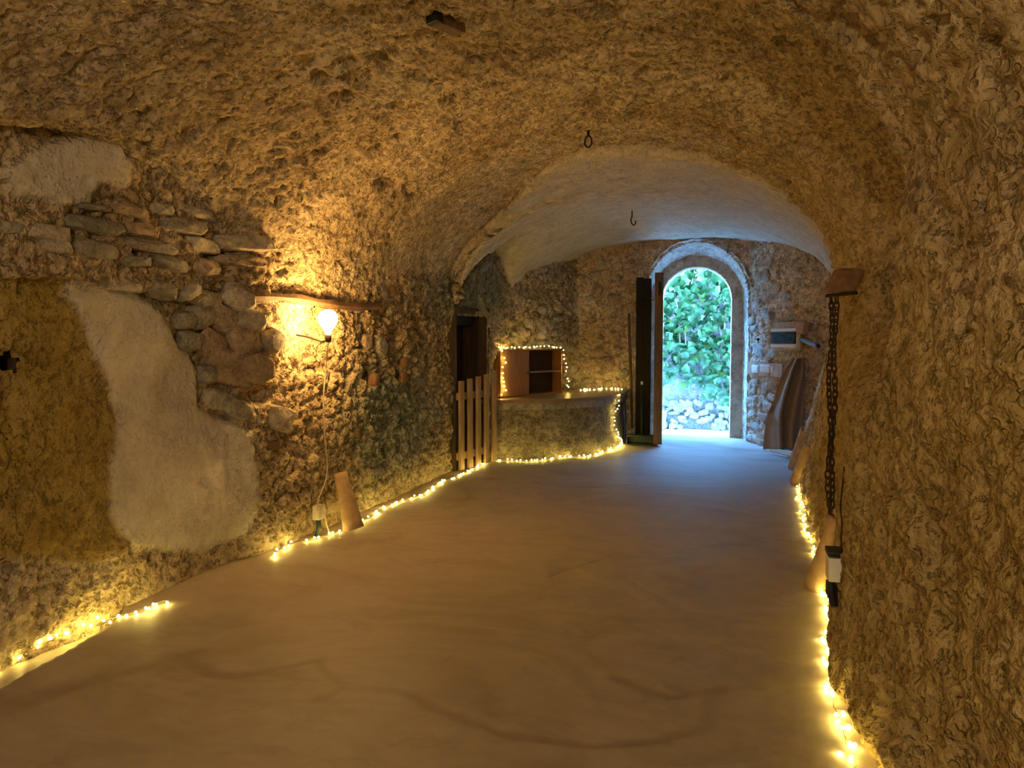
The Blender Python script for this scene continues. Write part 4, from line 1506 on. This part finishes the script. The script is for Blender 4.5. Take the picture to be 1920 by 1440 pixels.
c, rz_, w, h = wh(1459, 616, 1506, 651, 0.07)
br = empty('breaker_box', c, 'white fuse box with a dark smoked cover on the end wall right of the doorway', 'fuse box', rotz=rz_)
bm = bmesh.new()
add_box(bm, (0, 0.02, 0), (w, 0.07, h), bevel=0.004)
bm_obj('body', bm, M['white_plastic'], br, world=False)
bm = bmesh.new()
add_box(bm, (0, -0.022, 0), (w * 0.97, 0.025, h * 0.62), bevel=0.003)
bm_obj('cover', bm, M['smoked'], br, world=False)
for s_ in (-1, 1):
    bm = bmesh.new()
    add_box(bm, (0, -0.02, s_ * h * 0.42), (w, 0.02, h * 0.14), bevel=0.003)
    bm_obj('rim', bm, M['white_plastic'], br, world=False)
c, rz_, w, h = wh(1455, 604, 1506, 657, 0.025)
bm = bmesh.new()
add_box(bm, (0, 0, 0), (w, 0.03, h), bevel=0.003)
o = bm_obj('backboard', bm, M['slat_wood'], None)
o.location = c; o.rotation_euler = (0, 0, rz_)
tag(o, 'wooden board behind the fuse box on the end wall', 'board')

c, rz_, w, h = wh(1400, 680, 1478, 705, 0.022)
bk_ = empty('brick_band', c, 'terracotta brick strip set in the end wall behind the light switches', 'brick', rotz=rz_)
for k in range(3):
    bm = bmesh.new()
    add_box(bm, (w * (k - 1) / 3, 0.0, 0), (w / 3 - 0.008, 0.05, h * random.uniform(0.92, 1)), bevel=0.005)
    bm_obj('brick', bm, M['brick'], bk_, world=False)
for (x0, x1, nb, lab) in ((1418.5, 1432.5, 1, 'single white light switch on the brick strip'), (1435, 1473, 2, 'wide white double switch plate on the brick strip')):
    c, rz_, w, h = wh(x0, 684, x1, 699, 0.056)
    s0 = empty('light_switch', c, lab, 'light switch', rotz=rz_)
    bm = bmesh.new()
    add_box(bm, (0, 0, 0), (w, 0.018, h), bevel=0.004)
    bm_obj('plate', bm, M['white_plastic'], s0, world=False)
    for k in range(nb):
        bm = bmesh.new()
        add_box(bm, (w * ((k + 0.5) / nb - 0.5), -0.012, 0), (w / nb * 0.82, 0.012, h * 0.66), bevel=0.003)
        bm_obj('rocker', bm, M['white_plastic'], s0, world=False)

# burlap cloth hung over something in the corner
bc = end_hit(1472, 760)
nrm = bc[1]
nv_, nu_ = 70, 60
Pc = np.zeros((nv_, nu_, 3))
for i in range(nv_):
    v = i / (nv_ - 1)
    y = 672 + (842 - 672) * v
    xl_ = np.interp(v, [0, 0.12, 0.3, 0.45, 0.6, 0.8, 1.0], [1484, 1470, 1458, 1452, 1440, 1434, 1431])
    xr_ = np.interp(v, [0, 0.2, 0.6, 1.0], [1507, 1509, 1507, 1499])
    for j in range(nu_):
        u = j / (nu_ - 1)
        x = xl_ + (xr_ - xl_) * u
        h_ = end_hit(min(x, 1512), y)
        bulge = 0.05 + 0.10 * math.sin(math.pi * min(1, max(0, u))) * (0.35 + 0.65 * v)
        fold = 0.040 * math.sin(u * 15 + 2.2 * math.sin(v * 3.0) + v * 2.0) * (0.5 + 0.5 * v) + 0.09 * math.exp(-((u - 0.30 - 0.35 * abs(v - 0.45)) / 0.06) ** 2) + 0.08 * math.exp(-((v - 0.58 - 0.12 * math.sin(u * 3)) / 0.05) ** 2) * (1 - u)
        yw = float(h_[0][1])
        pt = aY(x, y, 0.45 * yw + 0.55 * 8.80 - bulge - fold)
        pt[2] = max(pt[2], 0.006)
        Pc[i, j] = pt
cloth = grid_mesh('burlap_cloth', Pc, M['burlap'])
md = cloth.modifiers.new('thickness', 'SOLIDIFY')
md.thickness = 0.006
tag(cloth, 'brown burlap cloth draped down the corner beside the fuse box', 'cloth')

# wooden peg, terracotta shard in the right corner
p = on_right(1516, 614)
p = end_hit(1514, 614)[0] + np.array(nrm) * 0.08
bm = bmesh.new()
add_box(bm, p, (0.18, 0.06, 0.13), Matrix.Rotation(rz_, 3, 'Z') @ Matrix.Rotation(0.12, 3, 'Y'), bevel=0.006)
tag(bm_obj('tile_shard', bm, M['brick'], None), 'broken flat terracotta piece wedged in the corner above the fuse box', 'tile')
pa, pb = np.asarray(end_hit(1509, 636)[0]) + np.array(nrm) * 0.05, aY(1532, 648, 8.1)
pg = empty('wooden_peg', pa, 'thick wooden peg sticking out of the right corner beside the fuse box', 'peg')
bm = bmesh.new()
add_tube(bm, [pa - pa, (pb - pa) * 0.5, pb - pa], [0.020, 0.024, 0.022], 6)
bm_obj('shaft', bm, M['wood'], pg, world=False)
bm = bmesh.new()
add_tube(bm, [pb - pa, (pb - pa) * 1.08], 0.024, 4)
bm_obj('end_cap', bm, M['black_wood_shade'], pg, world=False)

# power strip with plugs on the floor
pa, pb = fl(1447, 846), fl(1488, 856)
dv = Vector(pb - pa)
ps = empty('power_strip', (pa + pb) / 2, 'white power strip with two plugs on the floor below the burlap', 'power strip', rotz=math.atan2(dv.y, dv.x))
bm = bmesh.new()
add_box(bm, (0, 0, 0.026), (dv.length, 0.07, 0.045), bevel=0.008)
bm_obj('body', bm, M['white_plastic'], ps, world=False)
for k in range(2):
    bm = bmesh.new()
    add_tube(bm, [(-0.10 + 0.10 * k, 0, 0.045), (-0.10 + 0.10 * k, 0, 0.085), (-0.10 + 0.10 * k + .01, 0, 0.12)], [0.02, 0.022, 0.012], 8)
    bm_obj('plug', bm, M['black_plastic' if k else 'white_plastic'], ps, world=False)
bm = bmesh.new()
add_tube(bm, smooth_path([(-0.09, 0, 0.12), (-0.16, -0.03, 0.15), (-0.24, -0.05, 0.06), (-0.34, -0.02, 0.012), (-0.42, 0.05, 0.012)], 0.02), 0.006, 5)
bm_obj('cable', bm, M['black_plastic'], ps, world=False)

# ------------------------------------------------------------------ pole and long-handled dustpan by the black shade strip
pa, pb = fl(1186, 820), aY(1179, 588, 9.89)
bm = bmesh.new()
add_tube(bm, [pa + np.array([0, -0.02, 0.012]), (pa + pb) / 2, pb], 0.018, 8)
tag(bm_obj('wooden_pole', bm, M['wood'], None, True), 'long thin wooden pole leaning on the end wall beside the counter', 'pole')
pd = fl(1202, 834)
dp = empty('dustpan', (pd[0], pd[1], 0), 'dark green long-handled dustpan on the floor beside the open door leaf', 'dustpan')
bm = bmesh.new()
add_box(bm, (0, 0.0, 0.012), (0.34, 0.20, 0.014), bevel=0.004)
add_box(bm, (0, 0.095, 0.06), (0.34, 0.014, 0.10), bevel=0.004)
for s_ in (-1, 1):
    add_box(bm, (s_ * 0.165, 0.02, 0.045), (0.012, 0.16, 0.07), bevel=0.003)
add_box(bm, (0, 0.04, 0.11), (0.34, 0.11, 0.012), bevel=0.003)
bm_obj('pan', bm, M['green_plastic'], dp, world=False)
bm = bmesh.new()
add_tube(bm, [(0.0, 0.06, 0.10), (-0.005, 0.10, 0.40), (-0.01, 0.14, 0.72)], 0.011, 8)
bm_obj('handle', bm, M['green_plastic'], dp, True, world=False)
bm = bmesh.new()
add_tube(bm, [(-0.01, 0.14, 0.72), (-0.01, 0.145, 0.76)], 0.014, 8)
bm_obj('grip', bm, M['white_plastic'], dp, world=False)

# ------------------------------------------------------------------ iron things in the vault
def on_ceil(px, py):
    dr = ray(px, py)
    tt = np.linspace(1.0, 10, 2600)
    pp = C0 + np.outer(tt, dr)
    k = np.argmax(pp[:, 2] > zceil(pp[:, 0], pp[:, 1]))
    return pp[k]


p = on_ceil(1103, 243)
rg = empty('iron_ring', p + np.array([0, 0, -0.03]), 'dark iron ring hanging from the vault in front of the crack', 'ring')
bm = bmesh.new()
add_tube(bm, [(0, 0, 0.06), (0, 0, 0.0), (0, 0, -0.012)], 0.010, 6)
bm_obj('staple', bm, M['iron'], rg, world=False)
bm = bmesh.new()
sc = px_m(p)
rw = 7 / sc
add_tube(bm, [(rw * math.cos(q_) * 0.97, rw * math.cos(q_) * -0.25, -0.012 - rw * 1.5 + rw * 1.5 * math.sin(q_)) for q_ in np.linspace(0, 2 * math.pi, 20)[:-1]], 0.006, 6, closed=True)
bm_obj('ring', bm, M['iron'], rg, True, world=False)

p = on_ceil(1185, 397)
bm = bmesh.new()
sc = px_m(p)
hk = [(0, 0, 0.05), (0, 0, -8 / sc), (-2 / sc, 0, -16 / sc), (0.5 / sc, 0, -23 / sc), (4 / sc, 0, -25 / sc), (7 / sc, 0, -21 / sc), (6 / sc, 0, -17 / sc)]
add_tube(bm, [np.array(q_) + p for q_ in smooth_path(hk, 0.01)], 0.007, 6)
tag(bm_obj('ceiling_hook', bm, M['iron'], None, True), 'bent iron hook hanging from the far vault toward the doorway', 'hook')

p = on_ceil(832, 34)
bs = empty('beam_stub', p, 'sawn wooden beam stub with a black iron shoe sticking out of the vault', 'beam')
bm = bmesh.new()
R_ = Matrix.Rotation(-0.5, 3, 'Z')
add_box(bm, (0.0, 0.03, 0.00), (0.066, 0.17, 0.07), R_, bevel=0.004)
bm_obj('stub', bm, M['wood'], bs, world=False)
bm = bmesh.new()
add_box(bm, (-0.022, -0.060, -0.005), (0.072, 0.03, 0.076), R_, bevel=0.003)
bm_obj('shoe', bm, M['black_plastic'], bs, world=False)
